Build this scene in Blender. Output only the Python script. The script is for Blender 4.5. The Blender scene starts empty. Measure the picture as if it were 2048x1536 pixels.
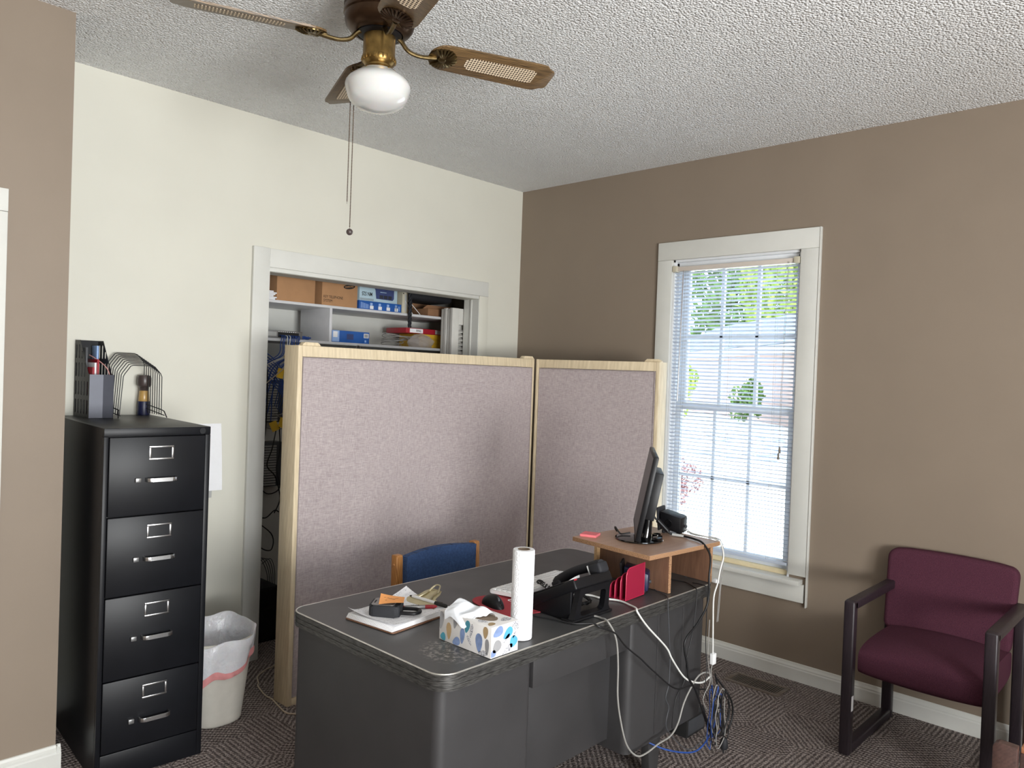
import bpy, bmesh, math, random
from mathutils import Vector, Matrix, Euler
random.seed(7)
PI = math.pi
col = bpy.context.scene.collection
def R(d): return math.radians(d)
# ------------------------------------------------------------------ materials
def lin(c):
    return tuple(((v/255)/12.92 if v/255 <= .04045 else ((v/255+.055)/1.055)**2.4) for v in c)+(1,)
class NT:
    def __init__(s, name):
        s.m = bpy.data.materials.new(name); s.m.use_nodes = True
        s.t = s.m.node_tree; s.b = s.t.nodes['Principled BSDF']; s.out = s.t.nodes['Material Output']
        s._tc = None
    def n(s, typ, ins=None, **kw):
        nd = s.t.nodes.new(typ)
        for k, v in kw.items(): setattr(nd, k, v)
        for k, v in (ins or {}).items():
            if isinstance(v, bpy.types.NodeSocket): s.t.links.new(v, nd.inputs[k])
            else: nd.inputs[k].default_value = v
        return nd
    def link(s, a, b): s.t.links.new(a, b)
    @property
    def co(s):
        if not s._tc: s._tc = s.n('ShaderNodeTexCoord')
        return s._tc.outputs['Object']
    def mapped(s, scale, rot=(0,0,0)):
        return s.n('ShaderNodeMapping', {'Vector': s.co, 'Scale': scale, 'Rotation': rot}).outputs[0]
    def noise(s, scale, detail=3, vec=None, rough=.5):
        return s.n('ShaderNodeTexNoise', {'Vector': vec or s.co, 'Scale': scale, 'Detail': detail, 'Roughness': rough}).outputs['Fac']
    def ramp(s, fac, stops):
        r = s.n('ShaderNodeValToRGB', {'Fac': fac}); e = r.color_ramp.elements
        while len(e) < len(stops): e.new(.5)
        for x, (p, c) in zip(e, stops): x.position = p; x.color = c
        return r.outputs['Color']
    def mix(s, fac, a, b, mode='MIX'):
        m = s.n('ShaderNodeMix', data_type='RGBA', blend_type=mode)
        for i, v in ((0, fac), (6, a), (7, b)):
            if isinstance(v, bpy.types.NodeSocket): s.link(v, m.inputs[i])
            else: m.inputs[i].default_value = v
        return m.outputs[2]
    def math(s, op, a, b=0.0):
        m = s.n('ShaderNodeMath', operation=op)
        for i, v in ((0, a), (1, b)):
            if isinstance(v, bpy.types.NodeSocket): s.link(v, m.inputs[i])
            else: m.inputs[i].default_value = v
        return m.outputs[0]
    def bump(s, h, strength=.3, dist=.002):
        b = s.n('ShaderNodeBump', {'Height': h, 'Strength': strength, 'Distance': dist})
        s.link(b.outputs[0], s.b.inputs['Normal'])
    def base(s, c):
        if isinstance(c, bpy.types.NodeSocket): s.link(c, s.b.inputs['Base Color'])
        else: s.b.inputs['Base Color'].default_value = c
    def set(s, **kw):
        for k, v in kw.items(): s.b.inputs[k.replace('_', ' ')].default_value = v
        return s
def plain(name, rgb, rough=.5, metal=0, var=.12, vs=25, bump=0, bs=300, bd=.001, spec=.5, **kw):
    t = NT(name); c = lin(rgb)
    d = tuple(max(0, x*(1-var)) for x in c[:3])+(1,); l = tuple(min(1, x*(1+var)) for x in c[:3])+(1,)
    t.base(t.ramp(t.noise(vs, 4), [(.3, d), (.7, l)]))
    t.set(Roughness=rough, Metallic=metal, **kw)
    t.b.inputs['Specular IOR Level'].default_value = spec
    if bump: t.bump(t.noise(bs, 2), bump, bd)
    return t.m
def wood(name, c1, c2, scale=(2, 26, 26), rough=.45, waves=True, bump=.1, ring=6):
    t = NT(name); v = t.mapped(scale)
    n = t.noise(3, 6, v, .65)
    w = t.n('ShaderNodeTexWave', {'Vector': t.mapped((scale[0]*.35, scale[1]*.35, scale[2]*.35)), 'Scale': ring, 'Distortion': 4, 'Detail': 3}, wave_type='BANDS', bands_direction='DIAGONAL').outputs['Fac']
    f = t.mix(.45 if waves else .1, n, w)
    t.base(t.ramp(f, [(.25, lin(c1)), (.72, lin(c2))])); t.set(Roughness=rough)
    if bump: t.bump(n, bump, .001)
    return t.m
M = {}
M['cream'] = plain('cream wall paint', (212, 210, 198), .6, var=.02, vs=3, bump=.12, bs=180)
M['taupe'] = plain('taupe wall paint', (134, 120, 105), .6, var=.03, vs=3, bump=.12, bs=180)
M['trim'] = plain('white trim paint', (211, 211, 205), .38, var=.03, vs=8, bump=.06, bs=120)
M['sash'] = plain('white sash paint', (226, 229, 232), .4, var=.02)
M['sashcream'] = plain('yellowed sill paint', (224, 208, 170), .45, var=.05)
def popcorn():
    t = NT('popcorn ceiling')
    v = t.n('ShaderNodeTexVoronoi', {'Vector': t.co, 'Scale': 105.0, 'Randomness': 1.0}, feature='F1').outputs['Distance']
    n = t.noise(240, 2); n2 = t.noise(60, 2)
    h = t.math('ADD', t.math('MULTIPLY', v, -1.0), t.math('ADD', t.math('MULTIPLY', n, .35), t.math('MULTIPLY', n2, .5)))
    t.base(t.ramp(t.noise(2, 2), [(.3, lin((240, 240, 239))), (.7, lin((245, 245, 244)))])); t.set(Roughness=.9)
    t.bump(h, 1.0, .013); return t.m
M['popcorn'] = popcorn()
def carpet():
    t = NT('brown patterned carpet')
    cell = t.n('ShaderNodeTexVoronoi', {'Vector': t.co, 'Scale': 3.3, 'Randomness': .8}, distance='CHEBYCHEV')
    ang = t.math('MULTIPLY', t.math('FLOOR', t.math('MULTIPLY', t.n('ShaderNodeSeparateColor', {0: cell.outputs['Color']}).outputs[0], 4)), PI/4)
    vr = t.n('ShaderNodeVectorRotate', {'Vector': t.co, 'Angle': ang}, rotation_type='Z_AXIS').outputs[0]
    w = t.n('ShaderNodeTexWave', {'Vector': vr, 'Scale': 15.0, 'Distortion': 3.2, 'Detail': 3, 'Detail Scale': 5}, bands_direction='X').outputs['Fac']
    w2 = t.n('ShaderNodeTexWave', {'Vector': vr, 'Scale': 22.0, 'Distortion': 3.0, 'Detail': 3, 'Detail Scale': 5}, bands_direction='Y').outputs['Fac']
    n = t.noise(150, 4); n2 = t.noise(6, 3)
    f = t.math('ADD', t.math('MULTIPLY', w, .30), t.math('ADD', t.math('MULTIPLY', w2, .2), t.math('MULTIPLY', n, .9)))
    f = t.math('ADD', f, t.math('MULTIPLY', n2, .12))
    t.base(t.ramp(f, [(.42, lin((54, 48, 47))), (.72, lin((112, 102, 99))), (.98, lin((176, 164, 158)))])); t.set(Roughness=.95)
    t.b.inputs['Specular IOR Level'].default_value = .1
    t.bump(f, .9, .012); return t.m
M['carpet'] = carpet()
def weave(name, a, b, s=420, bump=.35):
    t = NT(name)
    n1 = t.noise(s*.12, 3, t.mapped((6, 6, .5))); n2 = t.noise(s*.12, 3, t.mapped((.5, .5, 6)))
    f = t.math('MULTIPLY', t.math('ADD', n1, n2), .5)
    f = t.math('ADD', t.math('MULTIPLY', f, .8), t.math('MULTIPLY', t.noise(s, 1), .2))
    t.base(t.ramp(f, [(.36, lin(a)), (.62, lin(b))])); t.set(Roughness=.95)
    t.b.inputs['Specular IOR Level'].default_value = .1
    t.bump(f, bump, .001); return t.m
M['mauve'] = weave('mauve divider fabric', (150, 138, 139), (192, 181, 180), 620, .35)
def knit(name, a, b, sc=110):
    t = NT(name)
    br = t.n('ShaderNodeTexBrick', {'Vector': t.mapped((1, 1, 1), (R(90), 0, 0)), 'Scale': sc, 'Color1': lin(b), 'Color2': lin(b), 'Mortar': lin(a), 'Mortar Size': .035, 'Brick Width': .9, 'Row Height': .5})
    c = t.mix(t.noise(90, 3), br.outputs['Color'], lin(a)); t.base(c); t.set(Roughness=.95)
    t.bump(br.outputs['Fac'], -.4, .001); return t.m
M['blue'] = knit('blue knit upholstery', (32, 50, 82), (70, 100, 148))
def burg():
    t = NT('burgundy upholstery')
    t.base(t.ramp(t.noise(420, 2), [(.3, lin((64, 36, 48))), (.7, lin((88, 50, 63)))])); t.set(Roughness=.95)
    t.b.inputs['Specular IOR Level'].default_value = .1
    t.bump(t.noise(500, 2), .25, .001); return t.m
M['burg'] = burg()
M['pine'] = wood('pale pine frame', (196, 178, 146), (226, 210, 180), (14, 14, 2), .6, False)
M['oak'] = wood('honey oak chair wood', (150, 96, 48), (192, 138, 82), (30, 30, 3), .4)
M['darkwood'] = wood('dark mahogany stain', (28, 22, 27), (46, 37, 42), (30, 30, 4), .4, False)
M['blade'] = wood('walnut fan blade', (40, 29, 18), (134, 106, 70), (1.6, 40, 40), .4, True, .1, 12)
M['lam'] = wood('walnut laminate', (92, 66, 52), (122, 90, 70), (3, 40, 3), .4, False, .03)
M['lamtop'] = wood('faded laminate top', (164, 128, 104), (186, 152, 128), (2, 30, 30), .35, False, .03)
M['ply'] = wood('light plywood', (186, 148, 104), (208, 172, 126), (3, 20, 20), .6, False)
def chip():
    t = NT('particle board edge')
    t.base(t.ramp(t.noise(420, 2), [(.35, lin((112, 80, 56))), (.65, lin((178, 138, 102)))])); t.set(Roughness=.8); return t.m
M['chip'] = chip()
M['endwood'] = wood('brown table wood', (58, 42, 40), (84, 62, 56), (3, 24, 24), .35, False)
M['endtop'] = wood('orange brown table top', (150, 96, 66), (178, 122, 88), (3, 24, 24), .35, False)
M['black'] = plain('black enamel steel', (17, 18, 22), .4, var=.15, vs=9, bump=.04, bs=400, spec=.25)
M['blackplastic'] = plain('black plastic', (16, 16, 19), .42, var=.1, bump=.06, bs=900, bd=.0003, spec=.3)
M['gloss'] = plain('gloss black plastic', (12, 12, 14), .12, var=.05)
M['graphite'] = plain('graphite steel', (58, 60, 70), .42, .3, var=.06)
M['gunmetal'] = plain('dull black steel', (44, 44, 44), .5, .2, var=.08)
M['chrome'] = plain('brushed chrome', (200, 200, 200), .28, 1, var=.05, vs=200)
M['desk'] = plain('dark grey desk steel', (57, 56, 57), .45, .1, var=.08, vs=7, bump=.05, bs=500)
def desktop():
    t = NT('charcoal desk linoleum')
    n = t.noise(9, 6); sc = t.noise(60, 5, t.mapped((1, 7, 1)))
    c = t.ramp(n, [(.3, lin((62, 62, 63))), (.75, lin((76, 76, 76)))])
    c = t.mix(t.ramp(sc, [(.66, (0, 0, 0, 1)), (.78, (.25, .25, .25, 1))]), c, lin((120, 118, 114)))
    # chalky worn ring left on the top
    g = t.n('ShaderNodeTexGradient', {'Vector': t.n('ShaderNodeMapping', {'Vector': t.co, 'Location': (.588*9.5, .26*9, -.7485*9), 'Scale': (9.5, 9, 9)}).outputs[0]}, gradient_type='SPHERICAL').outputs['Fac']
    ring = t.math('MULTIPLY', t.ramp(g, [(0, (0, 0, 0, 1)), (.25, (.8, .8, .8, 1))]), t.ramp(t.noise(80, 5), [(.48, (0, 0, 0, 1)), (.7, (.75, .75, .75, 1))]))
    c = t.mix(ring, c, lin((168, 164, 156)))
    t.base(c); t.set(Roughness=.42); t.bump(n, .03, .001); return t.m
M['desktop'] = desktop()
def edge():
    t = NT('ribbed metal desk edge')
    t.base(t.ramp(t.noise(40, 4, t.mapped((1, 1, 12))), [(.35, lin((54, 53, 52))), (.7, lin((104, 103, 101)))])); t.set(Roughness=.4, Metallic=.55); return t.m
M['edge'] = edge()
M['edgeline'] = plain('bright aluminium edge', (206, 204, 198), .35, .8, var=.1)
M['brass'] = plain('antique brass', (138, 112, 66), .36, 1, var=.25, vs=40)
M['bronze'] = plain('dark bronze', (74, 56, 42), .36, .9, var=.2, vs=30)
M['oldbrass'] = plain('tarnished brass', (112, 96, 66), .35, 1, var=.3, vs=60)
def opal():
    t = NT('opal glass'); t.base(lin((206, 206, 204))); t.set(Roughness=.06, Subsurface_Weight=.25, Subsurface_Scale=.02)
    t.set(Coat_Weight=.6, Coat_Roughness=.03); return t.m
M['opal'] = opal()
def cane():
    t = NT('woven cane')
    v = t.n('ShaderNodeTexVoronoi', {'Vector': t.mapped((1, 1, 0)), 'Scale': 95.0, 'Randomness': 0.0}).outputs['Distance']
    t.base(t.ramp(v, [(.30, lin((70, 52, 36))), (.42, lin((226, 208, 180)))])); t.set(Roughness=.7)
    t.bump(v, .3, .001); return t.m
M['cane'] = cane()
M['white'] = plain('white plastic', (228, 228, 228), .4, var=.03)
M['bin'] = plain('off white bin plastic', (206, 202, 192), .45, var=.04)
M['grey'] = plain('light grey plastic', (176, 176, 174), .45, var=.05)
M['dgrey'] = plain('dark grey plastic', (70, 72, 76), .45, var=.08)
M['paper'] = plain('white paper', (232, 232, 234), .8, var=.02)
def written():
    t = NT('handwritten form paper')
    br = t.n('ShaderNodeTexBrick', {'Vector': t.co, 'Scale': 1.0, 'Color1': (1, 1, 1, 1), 'Color2': (1, 1, 1, 1), 'Mortar': (0, 0, 0, 1), 'Mortar Size': .0004, 'Brick Width': .5, 'Row Height': .011})
    wr = t.ramp(t.noise(1, 4, t.mapped((130, 520, 1)), .8), [(.55, (1, 1, 1, 1)), (.6, (0, 0, 0, 1))])
    lines = t.n('ShaderNodeTexWave', {'Vector': t.co, 'Scale': 14.3, 'Distortion': 1.0, 'Detail': 1}, bands_direction='Y').outputs['Fac']
    ink = t.math('MULTIPLY', t.math('SUBTRACT', 1.0, wr), t.ramp(lines, [(.35, (0, 0, 0, 1)), (.55, (1, 1, 1, 1))]))
    c = t.mix(t.math('MULTIPLY', ink, .75), lin((230, 230, 233)), lin((70, 74, 96)))
    c = t.mix(t.math('MULTIPLY', t.math('SUBTRACT', 1.0, br.outputs['Fac']), 0.0), c, c)
    t.base(c); t.set(Roughness=.8); return t.m
M['written'] = written()
M['orange'] = plain('orange sticky note', (240, 164, 96), .8, var=.03)
M['pink'] = plain('pink sticky pad', (232, 122, 128), .8, var=.04)
M['hardboard'] = plain('brown hardboard', (112, 78, 56), .6, var=.12, vs=90)
M['clip'] = plain('pale nickel clip', (190, 180, 150), .35, .85, var=.12)
M['red'] = plain('red plastic', (158, 32, 44), .4, var=.06)
M['redpad'] = plain('red mouse pad cloth', (158, 48, 58), .85, var=.08, bump=.2, bs=900)
M['redmesh'] = None
def redmesh():
    t = NT('red wire mesh')
    t.base(lin((150, 28, 58))); t.set(Roughness=.45, Metallic=.2)
    vv = t.n('ShaderNodeTexVoronoi', {'Vector': t.co, 'Scale': 420.0, 'Randomness': 0.0}).outputs['Distance']
    t.link(t.math('MAXIMUM', t.ramp(vv, [(.28, (0, 0, 0, 1)), (.36, (1, 1, 1, 1))]), .72), t.b.inputs['Alpha']); return t.m
M['redmesh'] = redmesh()
M['redsolid'] = plain('red lacquered wire', (176, 40, 70), .4, .2, var=.05)
M['rubber'] = plain('matte black rubber', (28, 29, 34), .7, var=.1)
M['silver'] = plain('satin silver', (150, 150, 150), .35, .8, var=.08)
M['card'] = plain('brown cardboard', (172, 130, 92), .85, var=.06, vs=14, bump=.08, bs=200)
M['cardshade'] = plain('dull brown cardboard', (140, 102, 72), .85, var=.1, vs=14)
M['ink'] = plain('black print', (26, 24, 22), .7, var=.05)
M['inkgrey'] = plain('grey print', (120, 120, 124), .7, var=.05)
M['pblue'] = plain('pale blue carton', (176, 200, 212), .5, var=.03)
M['navy'] = plain('navy print', (58, 70, 116), .5, var=.1)
def bluecarton():
    t = NT('blue carton'); t.base(t.ramp(t.noise(6, 3), [(.3, lin((30, 78, 150))), (.7, lin((44, 98, 176)))])); t.set(Roughness=.3); return t.m
M['bluebox'] = bluecarton()
M['lblue'] = plain('light blue print', (150, 180, 226), .4, var=.1, vs=200)
M['yellow'] = plain('yellow carton', (206, 164, 44), .5, var=.08)
M['tag'] = plain('yellow tag', (216, 176, 44), .6, var=.06)
M['putty'] = plain('putty grey shell', (196, 190, 170), .5, var=.05)
M['shelf'] = plain('white melamine shelf', (208, 208, 210), .4, var=.03)
M['louver'] = plain('grey white louver paint', (206, 204, 198), .45, var=.03)
M['cblue'] = plain('blue network cable', (36, 70, 140), .45, var=.1)
M['cwhite'] = plain('white cable', (214, 214, 210), .45, var=.04)
M['cgrey'] = plain('grey cable', (142, 140, 136), .5, var=.05)
M['cblack'] = plain('black cable', (18, 18, 20), .5, var=.05)
M['cbeige'] = plain('beige cable', (186, 170, 148), .5, var=.05)
def clear(name, tint, alpha, rough=.1):
    t = NT(name); t.base(lin(tint)); t.set(Roughness=rough, Alpha=alpha); t.b.inputs['Specular IOR Level'].default_value = .8; return t.m
M['bag'] = clear('clear plastic bag', (190, 190, 196), .35, .12)
M['liner'] = plain('white translucent bin liner', (216, 216, 220), .3, var=.05, vs=30, bump=.5, bs=40, bd=.01, Subsurface_Weight=.1)
M['linerpink'] = plain('pink drawstring band', (222, 150, 150), .35, var=.08, vs=40, bump=.3, bs=60, bd=.006)
def pane():
    t = NT('window glass'); nt = t.t
    tr = t.n('ShaderNodeBsdfTransparent', {'Color': (.96, .98, .98, 1)}); gl = t.n('ShaderNodeBsdfGlossy', {'Roughness': .02})
    fr = t.n('ShaderNodeFresnel', {'IOR': 1.45})
    mx = t.n('ShaderNodeMixShader', {0: fr.outputs[0], 1: tr.outputs[0], 2: gl.outputs[0]})
    t.link(mx.outputs[0], t.out.inputs['Surface']); return t.m
M['pane'] = pane()
def slat():
    t = NT('white vinyl blind slat')
    d = t.n('ShaderNodeBsdfDiffuse', {'Color': lin((226, 230, 236))}); tl = t.n('ShaderNodeBsdfTranslucent', {'Color': lin((214, 224, 240))})
    g = t.n('ShaderNodeBsdfGlossy', {'Roughness': .35})
    m1 = t.n('ShaderNodeMixShader', {0: .45, 1: d.outputs[0], 2: tl.outputs[0]})
    m2 = t.n('ShaderNodeMixShader', {0: .05, 1: m1.outputs[0], 2: g.outputs[0]})
    t.link(m2.outputs[0], t.out.inputs['Surface']); return t.m
M['slat'] = slat()
M['wand'] = clear('smoky acrylic wand', (150, 140, 136), .85, .15)
M['tassel'] = plain('grey wooden tassel', (120, 114, 106), .5)
M['towel'] = None
def towel():
    t = NT('embossed paper towel')
    v = t.n('ShaderNodeTexVoronoi', {'Vector': t.co, 'Scale': 60.0}, feature='F1')
    w = t.math('SINE', t.math('MULTIPLY', v.outputs['Distance'], 22.0))
    t.base(lin((238, 239, 242))); t.set(Roughness=.85); t.bump(w, .35, .0015); return t.m
M['towel'] = towel()
M['tissue'] = plain('white tissue', (240, 242, 246), .8, var=.01, Subsurface_Weight=.1)
M['core'] = plain('cardboard core', (128, 112, 96), .85)
M['navyglass'] = plain('navy label', (30, 34, 66), .4)
M['amber'] = plain('amber liquid', (176, 142, 84), .3)
M['smoke'] = plain('smoky brown cap', (70, 60, 58), .35)
M['concrete'] = plain('pale concrete drive', (206, 204, 198), .9, var=.05, vs=1)
M['grass'] = plain('lawn', (104, 128, 62), .95, var=.3, vs=2)
def gravel():
    t = NT('grey gravel'); v = t.n('ShaderNodeTexVoronoi', {'Vector': t.co, 'Scale': 3.0}).outputs['Color']
    t.base(t.ramp(t.n('ShaderNodeSeparateColor', {0: v}).outputs[0], [(.2, lin((84, 88, 100))), (.8, lin((214, 216, 222)))])); t.set(Roughness=.95); return t.m
M['gravel'] = gravel()
M['siding'] = None
def siding():
    t = NT('pink brown lap siding')
    z = t.n('ShaderNodeSeparateXYZ', {0: t.co}).outputs['Z']
    f = t.math('FRACT', t.math('MULTIPLY', z, 3.0))
    t.base(t.ramp(f, [(.0, lin((130, 104, 100))), (.12, lin((176, 150, 142)))])); t.set(Roughness=.8); return t.m
M['siding'] = siding()
M['roof'] = plain('slate blue roofing', (96, 108, 128), .8, var=.2, vs=3)
M['leaf'] = plain('leaf green', (92, 122, 52), .7, var=.4, vs=1.2)
M['leaf2'] = plain('yellow green leaf', (146, 166, 70), .7, var=.35, vs=1.2)
M['redleaf'] = plain('reddish leaf', (140, 104, 104), .7, var=.3, vs=5)
M['bark'] = plain('tree bark', (92, 76, 62), .9, var=.2)
# ------------------------------------------------------------------ mesh builder
def catmull(pts, n):
    pts = [Vector(p) for p in pts]; out = []
    for i in range(len(pts)-1):
        p0 = pts[max(i-1, 0)]; p1 = pts[i]; p2 = pts[i+1]; p3 = pts[min(i+2, len(pts)-1)]
        for k in range(n):
            t = k/n
            out.append(.5*((2*p1)+(p2-p0)*t+(2*p0-5*p1+4*p2-p3)*t*t+(3*p1-p0-3*p2+p3)*t**3))
    out.append(pts[-1]); return out
class MB:
    def __init__(s, M=None): s.bm = bmesh.new(); s.mi = 0; s.M = M or Matrix()
    def take(s, t, M=None):
        t.transform(s.M @ M if M else s.M)
        vm = {}
        for v in t.verts: vm[v] = s.bm.verts.new(v.co)
        for f in t.faces:
            try: nf = s.bm.faces.new([vm[v] for v in f.verts]); nf.material_index = s.mi
            except ValueError: pass
        t.free(); return s
    def box(s, x0, x1, y0, y1, z0, z1, bevel=0, seg=2, M=None):
        t = bmesh.new(); bmesh.ops.create_cube(t, size=1)
        for v in t.verts: v.co = Vector(((x0+x1)/2+v.co.x*(x1-x0), (y0+y1)/2+v.co.y*(y1-y0), (z0+z1)/2+v.co.z*(z1-z0)))
        if bevel: bmesh.ops.bevel(t, geom=t.edges[:], offset=bevel, segments=seg, profile=.5, affect='EDGES')
        return s.take(t, M)
    def cyl(s, p0, p1, r0, r1=None, seg=20, M=None):
        r1 = r0 if r1 is None else r1; p0 = Vector(p0); p1 = Vector(p1); d = p1-p0
        q = d.to_track_quat('Z', 'Y').to_matrix().to_4x4()
        t = bmesh.new(); bmesh.ops.create_cone(t, cap_ends=True, segments=seg, radius1=r0, radius2=r1, depth=d.length)
        t.transform(Matrix.Translation((p0+p1)/2) @ q); return s.take(t, M)
    def sphere(s, c, r, sc=(1, 1, 1), u=16, v=10, M=None):
        t = bmesh.new(); bmesh.ops.create_uvsphere(t, u_segments=u, v_segments=v, radius=r)
        t.transform(Matrix.Translation(c) @ Matrix.Diagonal((*sc, 1))); return s.take(t, M)
    def tube(s, pts, r, seg=8, smooth=0, closed=False, M=None, flat=None):
        k0 = len(pts); pts = catmull(pts, smooth) if smooth else [Vector(p) for p in pts]
        t = bmesh.new(); rings = []; n = len(pts); up = None
        if isinstance(r, (list, tuple)) and k0 != n:
            r = [r[min(int(i/(n-1)*(k0-1)), k0-2)]*(1-(i/(n-1)*(k0-1)-min(int(i/(n-1)*(k0-1)), k0-2)))+r[min(int(i/(n-1)*(k0-1)), k0-2)+1]*(i/(n-1)*(k0-1)-min(int(i/(n-1)*(k0-1)), k0-2)) for i in range(n)]
        for i, p in enumerate(pts):
            a = pts[(i-1) % n] if closed or i > 0 else p; b = pts[(i+1) % n] if closed or i < n-1 else p
            d = (b-a).normalized() if (b-a).length > 1e-9 else Vector((0, 0, 1))
            if up is None: up = d.orthogonal().normalized()
            up = (up-d*up.dot(d)); up = up.normalized() if up.length > 1e-6 else d.orthogonal().normalized()
            sd = d.cross(up); rr = r[i] if isinstance(r, (list, tuple)) else r
            rings.append([t.verts.new(p+(up*math.cos(2*PI*k/seg)+sd*math.sin(2*PI*k/seg)*(flat or 1))*rr) for k in range(seg)])
        for i in range(n if closed else n-1):
            A, B = rings[i], rings[(i+1) % n]
            for k in range(seg): t.faces.new((A[k], A[(k+1) % seg], B[(k+1) % seg], B[k]))
        if not closed: t.faces.new(rings[0][::-1]); t.faces.new(rings[-1])
        return s.take(t, M)
    def lathe(s, prof, seg=36, M=None, c=(0, 0, 0), cap=True):
        t = bmesh.new(); rings = []
        for r, z in prof:
            rings.append([t.verts.new((c[0]+max(r, 1e-5)*math.cos(2*PI*k/seg), c[1]+max(r, 1e-5)*math.sin(2*PI*k/seg), c[2]+z)) for k in range(seg)])
        for A, B in zip(rings, rings[1:]):
            for k in range(seg): t.faces.new((A[k], A[(k+1) % seg], B[(k+1) % seg], B[k]))
        if cap: t.faces.new(rings[0][::-1]); t.faces.new(rings[-1])
        return s.take(t, M)
    def prism(s, poly, z0, z1, M=None, bevel=0):
        t = bmesh.new(); a = [t.verts.new((x, y, z0)) for x, y in poly]; b = [t.verts.new((x, y, z1)) for x, y in poly]
        n = len(poly); t.faces.new(a[::-1]); t.faces.new(b)
        for i in range(n): t.faces.new((a[i], a[(i+1) % n], b[(i+1) % n], b[i]))
        if bevel: bmesh.ops.bevel(t, geom=t.edges[:], offset=bevel, segments=2, profile=.5, affect='EDGES')
        return s.take(t, M)
    def grid(s, f, nu, nv, M=None, thick=0):
        t = bmesh.new(); V = [[t.verts.new(f(i/nu, j/nv)) for j in range(nv+1)] for i in range(nu+1)]
        for i in range(nu):
            for j in range(nv): t.faces.new((V[i][j], V[i+1][j], V[i+1][j+1], V[i][j+1]))
        if thick:
            bmesh.ops.recalc_face_normals(t, faces=t.faces[:]); bmesh.ops.solidify(t, geom=t.faces[:], thickness=thick)
        return s.take(t, M)
    def poly(s, pts, M=None):
        t = bmesh.new(); t.faces.new([t.verts.new(p) for p in pts]); return s.take(t, M)
    def build(s, name, mat, parent=None, smooth=35, fix=True):
        if fix: bmesh.ops.recalc_face_normals(s.bm, faces=s.bm.faces[:])
        me = bpy.data.meshes.new(name); s.bm.to_mesh(me); s.bm.free()
        for m in (mat if isinstance(mat, (list, tuple)) else [mat]): me.materials.append(M[m] if isinstance(m, str) else m)
        if smooth:
            me.polygons.foreach_set('use_smooth', [True]*len(me.polygons)); me.set_sharp_from_angle(angle=R(smooth))
        o = bpy.data.objects.new(name, me); col.objects.link(o)
        if parent: o.parent = parent
        return o
def tag(o, label, cat, group=None):
    o['label'] = label; o['category'] = cat
    if group: o['group'] = group
    return o
def thing(name, label, cat, loc=(0, 0, 0), rz=0, group=None):
    o = bpy.data.objects.new(name, None); col.objects.link(o); o.empty_display_size = .05
    o.location = loc; o.rotation_euler = (0, 0, rz); return tag(o, label, cat, group)
def struct(name, mb, mat, parent=None, smooth=35):
    o = mb.build(name, mat, parent, smooth); o['kind'] = 'structure'; return o
def dup(root, loc, rz=None, label=None, group=None):
    r = root.copy(); col.objects.link(r); r.location = loc
    if rz is not None: r.rotation_euler = (0, 0, rz)
    if label: r['label'] = label
    if group: r['group'] = group
    for ch in list(root.children):
        c = ch.copy(); col.objects.link(c); c.parent = r
        for g in list(ch.children):
            d = g.copy(); col.objects.link(d); d.parent = c
    return r
def text(body, size, mat, parent, Mx, name='lettering', ext=.0002, bold=False, sx=1.0, align='CENTER'):
    cu = bpy.data.curves.new(name, 'FONT'); cu.body = body; cu.size = size; cu.extrude = ext; cu.align_x = align; cu.align_y = 'CENTER'
    cu.resolution_u = 3
    if bold: cu.offset = size*.018
    o = bpy.data.objects.new(name, cu); col.objects.link(o); bpy.context.view_layer.update()
    me = bpy.data.meshes.new_from_object(o.evaluated_get(bpy.context.evaluated_depsgraph_get()))
    bpy.data.objects.remove(o); me.transform(Mx @ Matrix.Diagonal((sx, 1, 1, 1))); me.materials.clear(); me.materials.append(M[mat]); me.name = name
    o = bpy.data.objects.new(name, me); col.objects.link(o)
    if parent: o.parent = parent
    return o
T = Matrix.Translation
def RX(a): return Matrix.Rotation(R(a), 4, 'X')
def RY(a): return Matrix.Rotation(R(a), 4, 'Y')
def RZ(a): return Matrix.Rotation(R(a), 4, 'Z')
def rrect(x0, x1, y0, y1, r, n=5):
    out = []
    for cx, cy, a in ((x1-r, y0+r, -90), (x1-r, y1-r, 0), (x0+r, y1-r, 90), (x0+r, y0+r, 180)):
        for k in range(n+1): out.append((cx+r*math.cos(R(a+90*k/n)), cy+r*math.sin(R(a+90*k/n))))
    return out
# ------------------------------------------------------------------ camera
cam = bpy.data.objects.new('camera', bpy.data.cameras.new('camera')); col.objects.link(cam)
cam.data.sensor_width = 36; cam.data.lens = 1524.96/2048*36; cam.data.clip_start = .05; cam.data.clip_end = 300
yaw, pitch, roll = R(43.44512), R(-.79923), R(2.09006)
fw = Vector((math.cos(pitch)*math.cos(yaw), math.cos(pitch)*math.sin(yaw), math.sin(pitch)))
rt = Vector((math.sin(yaw), -math.cos(yaw), 0)); up = rt.cross(fw)
rt, up = rt*math.cos(roll)+up*math.sin(roll), up*math.cos(roll)-rt*math.sin(roll)
cm = Matrix((rt, up, -fw)).transposed().to_4x4(); cm.translation = Vector((-4.00885, -3.75714, 1.57812))
cam.matrix_world = cm; bpy.context.scene.camera = cam
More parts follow.
